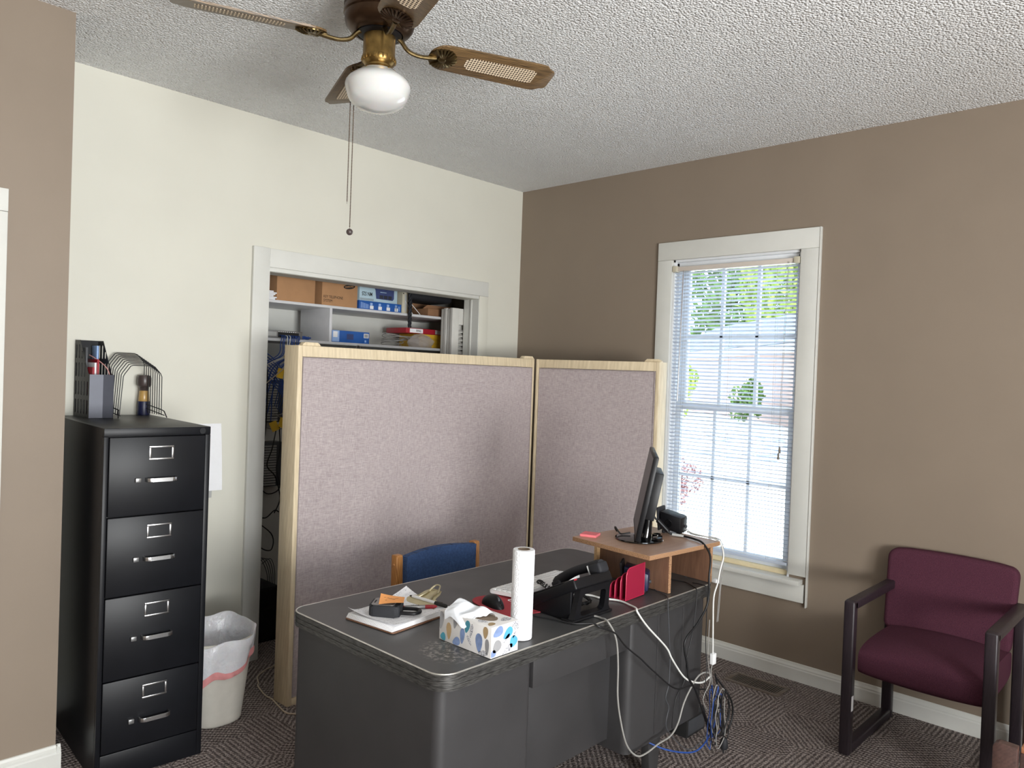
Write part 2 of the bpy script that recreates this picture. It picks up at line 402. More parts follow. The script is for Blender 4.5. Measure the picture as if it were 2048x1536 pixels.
# ------------------------------------------------------------------ room shell
H = 2.88; XL, YR = -5.7, -6.2
def hole_wall(axis, a0, a1, z1, t0, t1, holes):
    """wall along 'x' or 'y' from a0 to a1, between t0 and t1 thick, with openings (b0,b1,z0,z1)"""
    m = MB(); cur = a0
    def bx(p, q, z0, z2):
        if q-p > 1e-4 and z2-z0 > 1e-4:
            m.box(*((p, q, t0, t1) if axis == 'x' else (t0, t1, p, q)), z0, z2)
    for b0, b1, z0, z2 in sorted(holes):
        bx(cur, b0, 0, z1); bx(b0, b1, 0, z0); bx(b0, b1, z2, z1); cur = b1
    bx(cur, a1, 0, z1); return m
struct('floor', MB().box(XL-.15, .16, YR-.15, .9, -.1, 0), 'carpet', smooth=0)
struct('ceiling', MB().box(XL-.15, .16, YR-.15, .9, H, H+.1), 'popcorn', smooth=0)
OX0, OX1, OZ = -1.963, -.414, 2.073
struct('wall_back', hole_wall('x', -3.07, 0, H, 0, .13, [(OX0, OX1, 0, OZ)]), 'cream', smooth=0)
struct('wall_left', MB().box(XL, -3.07, -.53, .13, 0, H), 'taupe', smooth=0)
WY0, WY1, WZ0, WZ1 = -2.058, -1.272, .535, 2.297
struct('wall_right', hole_wall('y', YR, .9, H, 0, .15, [(WY0, WY1, WZ0, WZ1)]), 'taupe', smooth=0)
RW = [(-4.65, -3.65, .55, 2.35), (-3.4, -2.4, .55, 2.35)]
struct('wall_rear', hole_wall('x', XL, 0, H, YR-.15, YR, RW), 'taupe', smooth=0)
struct('wall_side', MB().box(XL-.15, XL, YR-.15, .13, 0, H), 'taupe', smooth=0)
struct('wall_closet_back', MB().box(-2.6, 0, .72, .84, 0, H), 'trim', smooth=0)
struct('wall_closet_side', MB().box(-2.6, -2.5, .13, .72, 0, H), 'trim', smooth=0)
def base_prof():   # moulded skirting profile (depth, height)
    return [(0, 0), (.016, 0), (.016, .062), (.013, .068), (.013, .074), (.007, .083), (.004, .092), (0, .094)]
def skirting(name, p0, p1, nrm):
    p0 = Vector(p0); p1 = Vector(p1); d = (p1-p0); n = Vector(nrm)
    Mx = Matrix.Identity(4)
    for i, v in enumerate((n, Vector((0, 0, 1)), d.normalized())):
        for k in range(3): Mx[k][i] = v[k]
    Mx.translation = p0
    return struct(name, MB().prism(base_prof(), 0, d.length, Mx), 'trim', smooth=0)
skirting('baseboard_right', (0, YR, 0), (0, -.0, 0), (-1, 0, 0))
skirting('baseboard_left', (-3.27, -.53, 0), (-3.054, -.53, 0), (0, -1, 0))
skirting('baseboard_left_return', (-3.07, -.545, 0), (-3.07, 0, 0), (1, 0, 0))
skirting('baseboard_back', (-3.07, 0, 0), (-2.058, 0, 0), (0, -1, 0))
skirting('baseboard_rear', (XL, YR, 0), (0, YR, 0), (0, 1, 0))
# the white door casing that just enters the frame at the left
d1 = MB(); d1.box(-3.375, -3.277, -.552, -.53, 0, 2.09, .002); d1.box(-4.35, -3.277, -.554, -.53, 2.091, 2.172, .002); d1.box(-4.35, -4.25, -.552, -.53, 0, 2.09, .002)
dd = struct('door_1', d1, 'trim')
dl = struct('door_panel', MB().box(-4.25, -3.375, -.538, -.531, 0, 2.09), 'trim', dd)
# closet casing
tc = MB()
tc.box(-2.057, OX0, -.022, 0, 0, 2.196, .002)
struct('trim_1', tc, 'trim')
struct('trim_2', MB().box(OX0+.0005, -.329, -.02, 0, 2.096, 2.194, .002), 'trim')
struct('trim_3', MB().box(OX1+.004, -.329, -.02, 0, 0, 2.0955, .002), 'cream')
jm = MB(); jm.box(OX0, OX1, -.016, .13, 2.074, 2.0955, .001); jm.box(OX1-.001, OX1+.004, -.016, .13, 0, 2.073); jm.box(OX0-.004, OX0+.001, -.02, .13, 0, 2.073)
jm.box(OX1-.008, OX1-.001, .05, .062, 0, 2.07)
struct('trim_4', jm, 'trim')
# ------------------------------------------------------------------ the window with its casing
w = bpy.data.objects.new('window_1', None); col.objects.link(w); w['kind'] = 'structure'; w.location = (0, -1.665, .535)
W0 = T((0, 1.665, -.535))
struct('casing', MB(W0).box(-.02, 0, WY1, -1.171, .56, 2.295, .002).box(-.02, 0, -2.157, WY0, .56, 2.295, .002).box(-.021, 0, -2.157, -1.171, 2.2955, 2.404, .002), 'trim', w)
struct('window_apron', MB(W0).box(-.018, 0, -2.145, -1.171, .42, .516, .002).box(-.024, 0, -2.163, -2.1575, .40, 2.404, .001), 'trim', w)
struct('window_sill', MB(W0).box(-.062, .06, -2.133, -1.171, .516, .541, .003), 'trim', w)
struct('window_jamb', MB(W0).box(0, .15, WY1-.012, WY1, .54, 2.297).box(0, .15, WY0, WY0+.012, .54, 2.297).box(0, .15, WY0, WY1, 2.283, 2.297).box(.03, .15, WY0, WY1, .535, .556)
       .box(.022, .04, WY0, WY0+.028, .556, 2.28, .002).box(.022, .04, WY1-.028, WY1, .556, 2.28, .002).box(.022, .04, WY0, WY1, 2.245, 2.283, .002), 'sash', w)
def sash(x0, x1, z0, z1, name, rail):
    m = MB(W0); y0, y1 = WY0+.014, WY1-.014; s = .045
    m.box(x0, x1, y0, y0+s, z0, z1, .002).box(x0, x1, y1-s, y1, z0, z1, .002).box(x0, x1, y0+s, y1-s, z1-.042, z1, .002).box(x0, x1, y0+s, y1-s, z0, z0+rail, .002)
    for k in (1, 2):
        yy = y0+s+(y1-y0-2*s)*k/3; m.box(x0+.006, x1-.006, yy-.009, yy+.009, z0+rail, z1-.042)
    zz = (z0+rail+z1-.042)/2; m.box(x0+.006, x1-.006, y0+s, y1-s, zz-.009, zz+.009)
    o = struct(name, m, 'sash', w)
    struct('window_pane', MB(W0).box((x0+x1)/2-.002, (x0+x1)/2+.002, y0+s, y1-s, z0+rail, z1-.042), 'pane', o)
sash(.085, .12, 1.40, 2.283, 'upper_sash', .042)
sash(.045, .08, .556, 1.442, 'lower_sash', .060)
struct('sash_stool', MB(W0).box(.02, .045, WY0+.012, WY1-.012, .541, .568, .004), 'sashcream', w)
for i, (a, b, z0, z1) in enumerate(RW):     # the twin windows behind the camera that light the room
    m = MB(); s = .09
    m.box(a-s, a, YR, YR+.02, z0-s, z1+s).box(b, b+s, YR, YR+.02, z0-s, z1+s).box(a, b, YR, YR+.02, z1, z1+s).box(a, b, YR, YR+.04, z0-s, z0)
    m.box(a, b, YR-.08, YR-.05, (z0+z1)/2-.025, (z0+z1)/2+.025)
    for x in (a, b-.04): m.box(x, x+.04, YR-.08, YR-.05, z0, z1)
    m.box(a, b, YR-.08, YR-.05, z0, z0+.05).box(a, b, YR-.08, YR-.05, z1-.05, z1)
    struct('window_%d' % (i+2), m, 'trim')
# ------------------------------------------------------------------ mini blind
BY0, BY1, BX = -2.049, -1.281, .002
bl = thing('window_blind', 'white slatted mini blind lowered over the bright window', 'blind', (BX, -1.665, 2.225))
B0 = T((-BX, 1.665, -2.225))
hr = MB(B0).box(-.014, .014, BY0, BY1, 2.226, 2.252, .001)
head = hr.build('head_rail', plain('beige blind rail', (206, 196, 186), .4, var=.02), bl)
for yy in (BY0-.004, BY1-.026): MB(B0).box(-.024, .012, yy, yy+.03, 2.222, 2.257, .0015).build('rail_bracket', 'putty', bl)
m = MB(B0); tilt = R(21); n = 74
for i in range(n):
    z = 2.213-i*(2.213-.624)/(n-1)
    def f(u, v, z=z):
        d = (u-.5)*.025; crown = .0016*(1-(2*u-1)**2)
        return Vector((BX-d*math.cos(tilt)+crown*math.sin(tilt), BY0+.003+(BY1-BY0-.006)*v, z+d*math.sin(tilt)+crown*math.cos(tilt)))
    m.grid(f, 3, 1)
m.build('slats', 'slat', bl, fix=False)
MB(B0).box(-.012, .012, BY0+.002, BY1-.002, .598, .613, .003).build('bottom_rail', 'slat', bl)
m = MB(B0)
for yy in (-1.36, -1.66, -1.93):
    for dx in (-.0125, .0125): m.cyl((BX+dx, yy, 2.226), (BX+dx, yy, .606), .0006, seg=5)
m.build('ladder_cords', 'cgrey', bl)
m = MB(B0); m.tube([(-.018, -1.352, 2.228), (-.021, -1.352, 2.21), (-.022, -1.352, 2.19)], .0015, 6); m.cyl((-.022, -1.352, 2.20), (-.023, -1.345, 1.45), .0032, seg=7)
m.build('tilt_wand', 'wand', bl)
cd = MB(B0)
for dy, ze in ((0, 1.215), (.006, 1.18)): cd.tube([(-.016, -1.995+dy, 2.235), (-.018, -1.99+dy, 1.9), (-.018, -1.985+dy, 1.5), (-.017, -1.985+dy, ze)], .0009, 5, 3)
cd = cd.build('pull_cord', 'cgrey', bl)
for dy, ze in ((0, 1.215), (.006, 1.18)):
    MB(B0).lathe([(.001, .02), (.004, .017), (.0055, .0), (.007, -.012), (.0068, -.016), (.001, -.017)], 10, None, (-.017, -1.985+dy, ze)).build('cord_tassel', 'tassel', cd)
# ------------------------------------------------------------------ outside, seen through the blind
struct('ground', MB().box(.2, 90, -40, 70, -.62, -.5), 'concrete', smooth=0)
gb = MB()
def gf(u, v): return Vector((11+u*13, -2+v*22, -.49+.04*math.sin(u*9)*math.cos(v*11)))
gb.grid(gf, 20, 24); g = tag(gb.build('gravel_bed', 'gravel'), 'grey speckled gravel lot outside, beyond the white drive', 'gravel'); g['kind'] = 'stuff'
hs = thing('house', 'pink brown sided building across the gravel lot outside the window', 'building', (38, 17, -.5), R(-43))
MB().box(-1, 7, -14, 14, 0, 3.55).build('wall', 'siding', hs)
MB().box(-1.5, 7.5, -14.5, 14.5, 3.55, 3.95).build('fascia', 'white', hs)
MB().prism([(-1.8, 0), (7.8, 0), (3, 2.3)], -14.6, 14.6, T((0, 0, 3.95)) @ RX(90)).build('roof', 'roof', hs, 0)
def tree(name, label, loc, h, r, mat, n, ls, trunk=True, seed=1, group=None):
    t = thing(name, label, 'tree' if trunk else 'shrub', loc, 0, group); rd = random.Random(seed)
    if trunk: MB().tube([(0, 0, 0), (.1, 0, h*.35), (-.1, .1, h*.8)], [.3, .22, .08], 8, 2).build('trunk', 'bark', t)
    else: MB().tube([(0, 0, 0), (.05, 0, h*.5)], [.06, .03], 6).build('trunk', 'bark', t)
    f = MB(); bmt = bmesh.new(); cs = [(Vector((rd.uniform(-.6, .6)*r, rd.uniform(-.6, .6)*r, (h*.62 if trunk else h*.5)+rd.uniform(-.3, .34)*h*.9)), rd.uniform(.4, .62)*r) for _ in range(9)]
    for _ in range(n):
        c, cr = rd.choice(cs); d = Vector((rd.gauss(0, 1), rd.gauss(0, 1), rd.gauss(0, 1))).normalized()*cr*rd.uniform(.75, 1.05)
        p = c+d; p.z = max(p.z, .12)
        q = Euler((rd.uniform(0, 6), rd.uniform(0, 6), rd.uniform(0, 6))).to_matrix()
        bmt.faces.new([bmt.verts.new(p+q @ Vector(v)*ls) for v in ((-.5, 0, 0), (0, -.28, .06), (.5, 0, 0), (0, .28, .06))])
    f.take(bmt); f.build('foliage', mat, t, 0, False); return t
tree('tree', 'tall green tree right of the sided building, seen at top right of the window', (64, 25, -.5), 17, 6, 'leaf2', 2800, .95, seed=3, group='trees outside')
tree('tree', 'green tree behind the roof, in the upper middle of the window', (80, 39.5, -.5), 19, 7, 'leaf', 2800, 1.1, seed=5, group='trees outside')
tree('tree', 'darker tree behind the roof at the upper left of the window', (60, 39.5, -.5), 14, 5.6, 'leaf', 2400, .9, seed=8, group='trees outside')
tree('bush', 'tall yellow green bush in front of the sided building, left in the window', (27.5, 15.6, -.5), 4.0, 1.6, 'leaf2', 1800, .3, False, 11)
tree('bush', 'low green bush in front of the sided building', (31.3, 13.4, -.5), 2.6, 1.0, 'leaf', 900, .25, False, 12)
tree('bush', 'reddish low bush by the drive, at the left edge of the window', (6.75, 2.8, -.5), .9, .5, 'redleaf', 1500, .07, False, 13)
# ------------------------------------------------------------------ light
wd = bpy.data.worlds.new('sky'); bpy.context.scene.world = wd; wd.use_nodes = True
bg = wd.node_tree.nodes['Background']; bg.inputs[0].default_value = (.72, .86, 1, 1); bg.inputs[1].default_value = 6.5
def light(name, typ, loc, rot, energy, size=None, color=(1, 1, 1), **kw):
    l = bpy.data.lights.new(name, typ); l.energy = energy; l.color = color
    if size: l.shape = 'RECTANGLE'; l.size, l.size_y = size
    for k, v in kw.items(): setattr(l, k, v)
    o = bpy.data.objects.new(name, l); col.objects.link(o); o.location = loc; o.rotation_euler = rot; return o
sd = Vector((-.70, .20, -1.05)).normalized()
sun = light('sun', 'SUN', (8, -4, 12), sd.to_track_quat('-Z', 'Y').to_euler(), 12.0, None, (1, .96, .9), angle=R(.6))
for i, (a, b, z0, z1) in enumerate(RW):
    light('daylight_sky', 'AREA', ((a+b)/2, YR-.03, (z0+z1)/2), (R(86), 0, 0), 34, (b-a, z1-z0), (.94, .975, 1))
    light('daylight_ground', 'AREA', ((a+b)/2, YR-.06, 1.2), (R(122), 0, 0), 165, (b-a, 1.1), (1, .985, .95))
sc = bpy.context.scene
sc.view_settings.view_transform = 'Standard'; sc.view_settings.look = 'None'; sc.view_settings.gamma = 1; sc.view_settings.use_curve_mapping = False
sc.view_settings.exposure = -.15
# ------------------------------------------------------------------ ceiling fan
FX, FY = -2.473, -1.632
fan = thing('ceiling_fan', 'bronze ceiling fan with four cane inset wooden blades and white globe light', 'ceiling fan', (FX, FY, H), R(-22.3))
hz = MB().lathe([(.075, 0), (.10, -.01), (.118, -.03), (.118, -.105), (.121, -.112), (.121, -.122), (.117, -.127), (.117, -.14), (.112, -.158), (.10, -.174), (.086, -.182), (.078, -.183), (.078, -.165), (.03, -.165)], 56)
for k in range(28):
    a = 2*PI*k/28; hz.box(.1175, .1195, -.006, .006, -.098, -.045, .001, 1, Matrix.Rotation(a, 4, 'Z'))
hz = hz.build('motor_housing', 'bronze', fan)
MB().lathe([(.02, -.16), (.074, -.166), (.074, -.184), (.055, -.19), (.02, -.19)], 32).build('flywheel', 'blackplastic', fan)
sw = MB().lathe([(.02, -.18), (.053, -.182), (.0535, -.25), (.0545, -.254), (.0545, -.258)], 40)
sw.box(.052, .0545, -.004, .004, -.222, -.21, .001); sw.build('switch_housing', 'brass', fan)
fr = MB().lathe([(.05, -.256), (.0555, -.258), (.057, -.264), (.055, -.276), (.048, -.284), (.044, -.288), (.044, -.294), (.05, -.298), (.06, -.305), (.0615, -.312), (.058, -.316), (.02, -.316)], 40)
for k in range(24):
    a = 2*PI*k/24; fr.sphere((.0555*math.cos(a), .0555*math.sin(a), -.269), .0055, (.6, .6, 1.5), 8, 6)
for k in range(5):
    a = 2*PI*k/5; fr.sphere((.0615*math.cos(a), .0615*math.sin(a), -.309), .004, (1, 1, 1), 8, 6)
fr.build('light_fitter', 'brass', fan)
MB().lathe([(.052, -.300), (.058, -.304), (.066, -.312), (.083, -.322), (.098, -.334), (.1065, -.346), (.109, -.356), (.1075, -.368), (.103, -.382), (.0985, -.396), (.094, -.404), (.083, -.416), (.066, -.427), (.045, -.434), (.025, -.439), (.012, -.4405), (.0, -.441)], 64, cap=False).build('globe_shade', 'opal', fan, 60)
def blade_outline():
    p = []
    for k in range(13):
        a = R(90+180*k/12); p.append((.235+.06*math.cos(a), .066*math.sin(a)))
    p += [(.40, -.070), (.575, -.0735), (.590, -.0735)]
    p += [(.603, -.071), (.611, -.064), (.617, -.056), (.624, -.0515), (.634, -.050), (.639, -.046), (.6425, -.036), (.6425, .036), (.639, .046), (.634, .050), (.624, .0515), (.617, .056), (.611, .064), (.603, .071), (.590, .0735)]
    p += [(.575, .0735), (.40, .070)]
    return p
for k in range(4):
    rot = RZ(90*k)
    tw = rot @ T((0, 0, -.212)) @ RX(-14.5)
    b = MB(tw).prism(blade_outline(), -.0032, .0032, None, .001).build('blade', 'blade', fan)
    cn = MB(tw); cn.prism([(.318, -.026), (.325, -.033), (.56, -.036), (.575, -.028), (.575, .028), (.56, .036), (.325, .033), (.318, .026), (.307, .015), (.307, -.015)], -.0046, -.0033)
    cn.build('cane_insert', 'cane', b, 0)
    ar = MB(rot)
    ar.tube([(.052, 0, -.176), (.075, 0, -.19), (.10, 0, -.216), (.135, 0, -.226), (.175, 0, -.224), (.20, 0, -.22)], [.007, .0075, .0075, .007, .0075, .008], 10, 5)
    ar.sphere((.058, 0, -.178), .010, (1, 1, .8), 10, 8)
    arm = ar.build('blade_arm', 'oldbrass', fan)
    md = MB(tw)
    for q in range(17):       # fluted shell medallion under the blade root
        a = R(-128+256*q/16); md.tube([(.222, 0, -.009), (.222+.03*math.cos(a), .03*math.sin(a), -.0115), (.222+.052*math.cos(a), .052*math.sin(a), -.006)], [.003, .0055, .0035], 6, 2)
    md.sphere((.222, 0, -.009), .017, (1, 1, .5), 12, 8)
    md.prism([(.222+.05*math.cos(2*PI*i/24), .05*math.sin(2*PI*i/24)) for i in range(24)], -.0075, -.0034)
    md.build('medallion', 'oldbrass' if k != 3 else 'bronze', arm)
Lf = Matrix.Rotation(-R(-22.3), 4, 'Z')
for (dx, dy, z0, z1, ball) in ((-.019, .131, -.262, -.735, False), (-.010, .123, -.262, -.822, True)):
    ch = MB(Lf); n = int((z0-z1)/.0052)
    for i in range(n): ch.sphere((dx, dy, z0-.0052*i), .0022, (1, 1, 1), 6, 4)
    ch.cyl((dx, dy, z0), (dx, dy, z1), .0006, seg=5); ch.cyl((dx*.48, dy*.48, z0+.010), (dx, dy, z0+.002), .0016, seg=6)
    c = ch.build('pull_chain', 'bronze', fan)
    if ball: MB(Lf).sphere((dx, dy, z1-.010), .0115, (1, 1, 1), 16, 12).build('chain_ball', 'smoke', c)
# ------------------------------------------------------------------ filing cabinet
fc = thing('filing_cabinet', 'tall black four drawer steel filing cabinet beside the white bin', 'filing cabinet', (-2.787, -.436, 0), R(-4))
f0, w2 = -.335, .195
b = MB(); b.box(-w2, w2, f0+.02, .400, .0, 1.321, .003)
b.box(-w2, -w2+.017, f0, f0+.021, 0, 1.2899, .002).box(w2-.02, w2, f0, f0+.021, 0, 1.2899, .002).box(-w2, w2, f0, f0+.021, 1.29, 1.321, .002).box(-w2+.017, w2-.02, f0, f0+.021, 0, .101, .002)
b.build('body', 'black', fc)
zz = [1.289, .989, .689, .375, .104]
for i in range(4):
    za, zb = zz[i+1]+.002, zz[i]-.002
    d = MB().box(-w2+.0185, w2-.0215, f0-.004, f0+.018, za, zb, .003).build('drawer', 'black', fc)
    cx = .007; ht = zb-.062
    fm = MB()
    for (xa, xb, ya, yb) in ((-.045, .045, ht+.02, ht+.0265), (-.045, .045, ht-.0265, ht-.02), (-.045, -.0375, ht-.02, ht+.02), (.0375, .045, ht-.02, ht+.02)): fm.box(cx+xa, cx+xb, f0-.0085, f0-.004, ya, yb, .0012)
    fm.build('label_holder', 'chrome', d)
    hh = zb-.163
    U = [(-.0555, -.004), (-.0565, -.018), (-.053, -.027), (-.045, -.0325), (-.036, -.034), (.036, -.034), (.045, -.0325), (.053, -.027), (.0565, -.018), (.0555, -.004)]
    I = [(.0515, -.004), (.0525, -.017), (.049, -.0245), (.043, -.0285), (.036, -.0295), (-.036, -.0295), (-.043, -.0285), (-.049, -.0245), (-.0525, -.017), (-.0515, -.004)]
    MB(T((cx, f0, 0))).prism(U+I, hh-.0075, hh+.0075, None, .001).build('handle', 'chrome', d, 50)
    MB().box(cx-.093, cx-.073, f0-.016, f0-.004, hh-.0085, hh+.0085, .002).build('latch', 'silver', d)
MB().cyl((.162, f0-.004, 1.305), (.162, f0+.004, 1.305), .012, seg=24).build('lock_cap', 'black', fc)
# ------------------------------------------------------------------ folding room divider
dv = thing('room_divider', 'two panel folding divider in mauve fabric with pale wood frame', 'divider', (-2.147, -.638, 0))
PH = 1.672
def panel(p0, p1, th, side, ls, rs, ends):
    p0 = Vector((*p0, 0)); p1 = Vector((*p1, 0)); u = (p1-p0); W = u.length; u.normalize(); d = Vector((-u.y, u.x, 0))*side
    Mx = Matrix.Identity(4)
    for i, v in enumerate((u, d, Vector((0, 0, 1)))):
        for k in range(3): Mx[k][i] = v[k]
    Mx.translation = p0-Vector((-2.147, -.638, 0))
    f = MB(Mx)
    f.box(0, ls, 0, th, 0, PH, .002).box(W-rs, W, 0, th, 0, PH, .002).box(ls, W-rs, .0005, th-.0005, PH-.052, PH-.0005, .0015).box(ls, W-rs, .0005, th-.0005, 0, .033, .0015)
    fo = f.build('frame', 'pine', dv)
    wl = MB(Mx); q = .0055
    for dd in (.003, th-.003):
        wl.tube([(ls+q, dd, .033+q), (W-rs-q, dd, .033+q), (W-rs-q, dd, PH-.052-q), (ls+q, dd, PH-.052-q)], .003, 6, 0, True)
    fb = MB(Mx).box(ls+.002, W-rs-.002, .006, th-.006, .035, PH-.054).build('fabric_panel', 'mauve', dv, 0)
    wl.build('welt', 'mauve', fb)
    for uu in ends:
        MB(Mx).prism([(uu-.05, 0), (uu+.05, 0), (uu+.05, .004), (uu+.035, .017), (uu-.035, .017), (uu-.05, .004)], -.016-th*.5+.02, .016-th*.5+.02, T((0, 0, PH)) @ RX(90), .001).build('cap_block', 'pine', fo)
panel((-2.147, -.638), (-.463, -.585), .115, 1, .024, .012, (.085, 1.655))
panel((-.452, -.590), (-.315, -1.40), .11, 1, .02, .022, (.77,))
# ------------------------------------------------------------------ steel desk
DK = Vector((-1.885, -1.84, 0))
dk = thing('desk', 'dark grey steel office desk with rounded ribbed edge, holding phone and papers', 'desk', DK)
D0 = T(-DK); X0, X1, Y0, Y1 = -2.635, -1.135, -2.235, -1.445
tp = MB(D0)
tp.prism(rrect(X0+.004, X1-.004, Y0+.004, Y1-.004, .056, 7), .735, .7485)
top = tp.build('desktop', 'desktop', dk, 20)
ed = MB(D0)
for i in range(6):
    z = .7455-.0075*i; o = 0 if i % 2 == 0 else .0022
    ed.prism(rrect(X0+o, X1-o, Y0+o, Y1-o, .06-o, 7), z-.0075, z)
ed.build('ribbed_edge', 'edge', top, 20)
ln = MB(D0); ln.tube([(x, y, .7475) for x, y in rrect(X0+.004, X1-.004, Y0+.004, Y1-.004, .056, 7)], .0026, 6, 0, True); ln.build('edge_line', 'edgeline', top)
for (a, b_, zb, nm) in ((-2.615, -2.225, .10, 'pedestal'), (-1.70, -1.157, .205, 'pedestal')):
    pb = MB(D0); pb.prism(rrect(a, b_, -2.205, -1.46, .03, 5), zb, .7005)
    p = pb.build(nm, 'desk', dk, 30)
    for i in range(3 if a < -2 else 2):       # drawer fronts on the sitting side
        h = (.69-zb)/(3 if a < -2 else 2); MB(D0).box(a+.02, b_-.02, -1.462, -1.448, zb+.01+i*h, zb+i*h+h-.004, .003).build('drawer', 'desk', p)
    if a > -2:
        for xx in (-1.515, -1.335): MB(D0).box(xx-.006, xx+.006, -2.2075, -2.2045, .23, .685, .001).build('seam', 'desk', p)
    for yy in (-2.08, -1.58):
        cx = (a+b_)/2
        MB(D0).prism([(-.050, zb+.002), (.050, zb+.002), (.026, .0), (-.026, .0)], -.018, .018, T((cx+.01, yy-.05 if yy < -1.8 else yy, 0)) @ RX(90), .002).build('leg', 'desk', dk)
MB(D0).box(-2.226, -1.699, -2.205, -2.17, .598, .7005, .003).build('apron', 'desk', dk)
MB(D0).box(-2.226, -1.699, -2.12, -2.105, .24, .60, .002).build('modesty_panel', 'desk', dk)
# ------------------------------------------------------------------ blue desk chair behind the desk
bc = thing('desk_chair', 'blue knit chair with honey oak back posts standing behind the desk', 'chair', (-1.627, -1.205, 0))
for s in (-1, 1):
    q = MB()
    q.prism([(.115, 0), (.155, 0), (.162, .43), (.168, .742), (.163, .746), (.133, .746), (.128, .741), (.118, .43)], -.0175, .0175, T((s*.239, 0, 0)) @ RZ(90) @ RX(90) @ Matrix.Identity(4), .003)
    po = q.build('back_post', 'oak', bc)
    MB().sphere((s*.2575, .148, .700), .008, (.55, 1, 1), 12, 8).build('wood_plug', 'oak', po)
    MB().box(s*.239-.0175, s*.239+.0175, -.23, -.19, 0, .39, .003).build('leg', 'oak', bc)
    MB().box(s*.239-.015, s*.239+.015, -.19, .118, .32, .375, .003).build('side_rail', 'oak', bc)
def bk(u, v):
    y = .138+.028*math.sin(PI*u)+.0; return Vector((-.22+.44*u, y, .47+.270*v+.012*math.sin(PI*u)*v))
q = MB(); q.grid(bk, 20, 8, None, .032); q.build('backrest', 'blue', bc, 60)
MB().box(-.22, .22, -.225, .115, .376, .45, .025, 4).build('seat', 'blue', bc)
# ------------------------------------------------------------------ burgundy visitor chair
vc = thing('visitor_chair', 'burgundy upholstered armchair with dark sled frame against the taupe wall', 'chair', (-.36, -2.86, 0))
V0 = T((.36, 2.86, 0))
for yy in (-2.622, -3.145):
    def bar(x0, x1, z0, z1): return MB(V0).box(x0, x1, yy, yy+.045, z0, z1, .008, 3)
    fr_ = bar(-.648, -.604, .0, .66).build('front_leg', 'darkwood', vc)
    bar(-.108, -.066, .0, .655).build('rear_leg', 'darkwood', vc)
    bar(-.606, -.102, .0, .042).build('floor_rail', 'darkwood', vc)
    ar = bar(-.636, -.07, .622, .662).build('armrest', 'darkwood', vc)
MB(V0).box(-.6395, -.617, -2.6225, -2.6218, .19, .255).build('paper_label', 'paper', vc)
def seatf(u, v):   # u across width, v around the section
    y = -3.098+.474*u; e = 4*u*(1-u); a = 2*PI*v
    cx, cz, hx, hz = -.345, .405, .255, .068+.012*e
    c, s_ = math.cos(a), math.sin(a); p = 4.0
    x = cx+hx*(abs(c)**(2/p))*math.copysign(1, c)*(.96+.04*e**.3); z = cz+hz*(abs(s_)**(2/p))*math.copysign(1, s_)-.012*(1 if c < 0 else 0)*abs(c)
    z += -.015*(1-e)*max(0, s_)*.5
    return Vector((x, y, z))
q = MB(V0); q.grid(seatf, 16, 48); 
for u in (0, 1): q.poly([seatf(u, k/48) for k in range(48)])
so = q.build('seat', 'burg', vc, 60)
q = MB(V0)
N = 28; hw = .268
def bout():
    o = []
    for x, y in rrect(-hw, hw, .435, .806, .042, 6): o.append((x*(.955+.045*(y-.435)/.37), y+(.010*(1-(x/hw)**2) if y > .7 else 0)))
    top = [(x, y) for x, y in o]; out = []
    for a, b_ in zip(top, top[1:]+top[:1]):
        out.append(a)
        if abs(a[0]-b_[0]) > .2:
            for k in range(1, 10):
                t = k/10; x = a[0]+(b_[0]-a[0])*t; y = a[1]+(b_[1]-a[1])*t; out.append((x, y+(.010*(1-(x/hw)**2) if y > .7 else 0)))
    return out
SB = Matrix(((0, 0, 1, 0), (1, 0, 0, 0), (0, 1, 0, 0), (0, 0, 0, 1)))
SH = Matrix(((1, 0, .2, -.215), (0, 1, 0, -2.842), (0, 0, 1, 0), (0, 0, 0, 1)))
q.prism(bout(), -.034, .034, SH @ SB)
bo = q.build('backrest', 'burg', vc, 60)
mdf = bo.modifiers.new('pad', 'BEVEL'); mdf.width = .018; mdf.segments = 4; mdf.limit_method = 'ANGLE'; mdf.angle_limit = R(50)
for o in (so,):
    mdf = o.modifiers.new('round', 'BEVEL'); mdf.width = .012; mdf.segments = 3; mdf.limit_method = 'ANGLE'; mdf.angle_limit = R(50)
# ------------------------------------------------------------------ side table at the lower right corner
et = thing('side_table', 'brown wooden side table with rounded corner post at the lower right edge', 'table', (-1.20, -3.53, 0))
E0 = T((1.20, 3.53, 0))
for (x, y) in ((-1.438, -3.352), (-1.438, -3.84), (-.99, -3.352), (-.99, -3.84)):
    MB(E0 @ T((x, y, 0)) @ Matrix.Identity(4)).prism([(0, 0), (.06, 0), (.06, .566), (.056, .574), (.046, .58), (.0, .578)] if y > -3.6 else [(0, 0), (.06, 0), (.06, .575), (0, .575)], -.03, .0, RZ(90) @ RX(90), .002).build('leg', 'endwood', et)
MB(E0).box(-1.432, -.965, -3.785, -3.355, .555, .573, .002).build('tabletop', 'endtop', et)
MB(E0).box(-1.43, -1.41, -3.78, -3.353, .30, .555, .002).box(-.985, -.965, -3.78, -3.353, .30, .555, .002).box(-1.41, -.985, -3.37, -3.353, .40, .555, .002).build('apron', 'endwood', et)
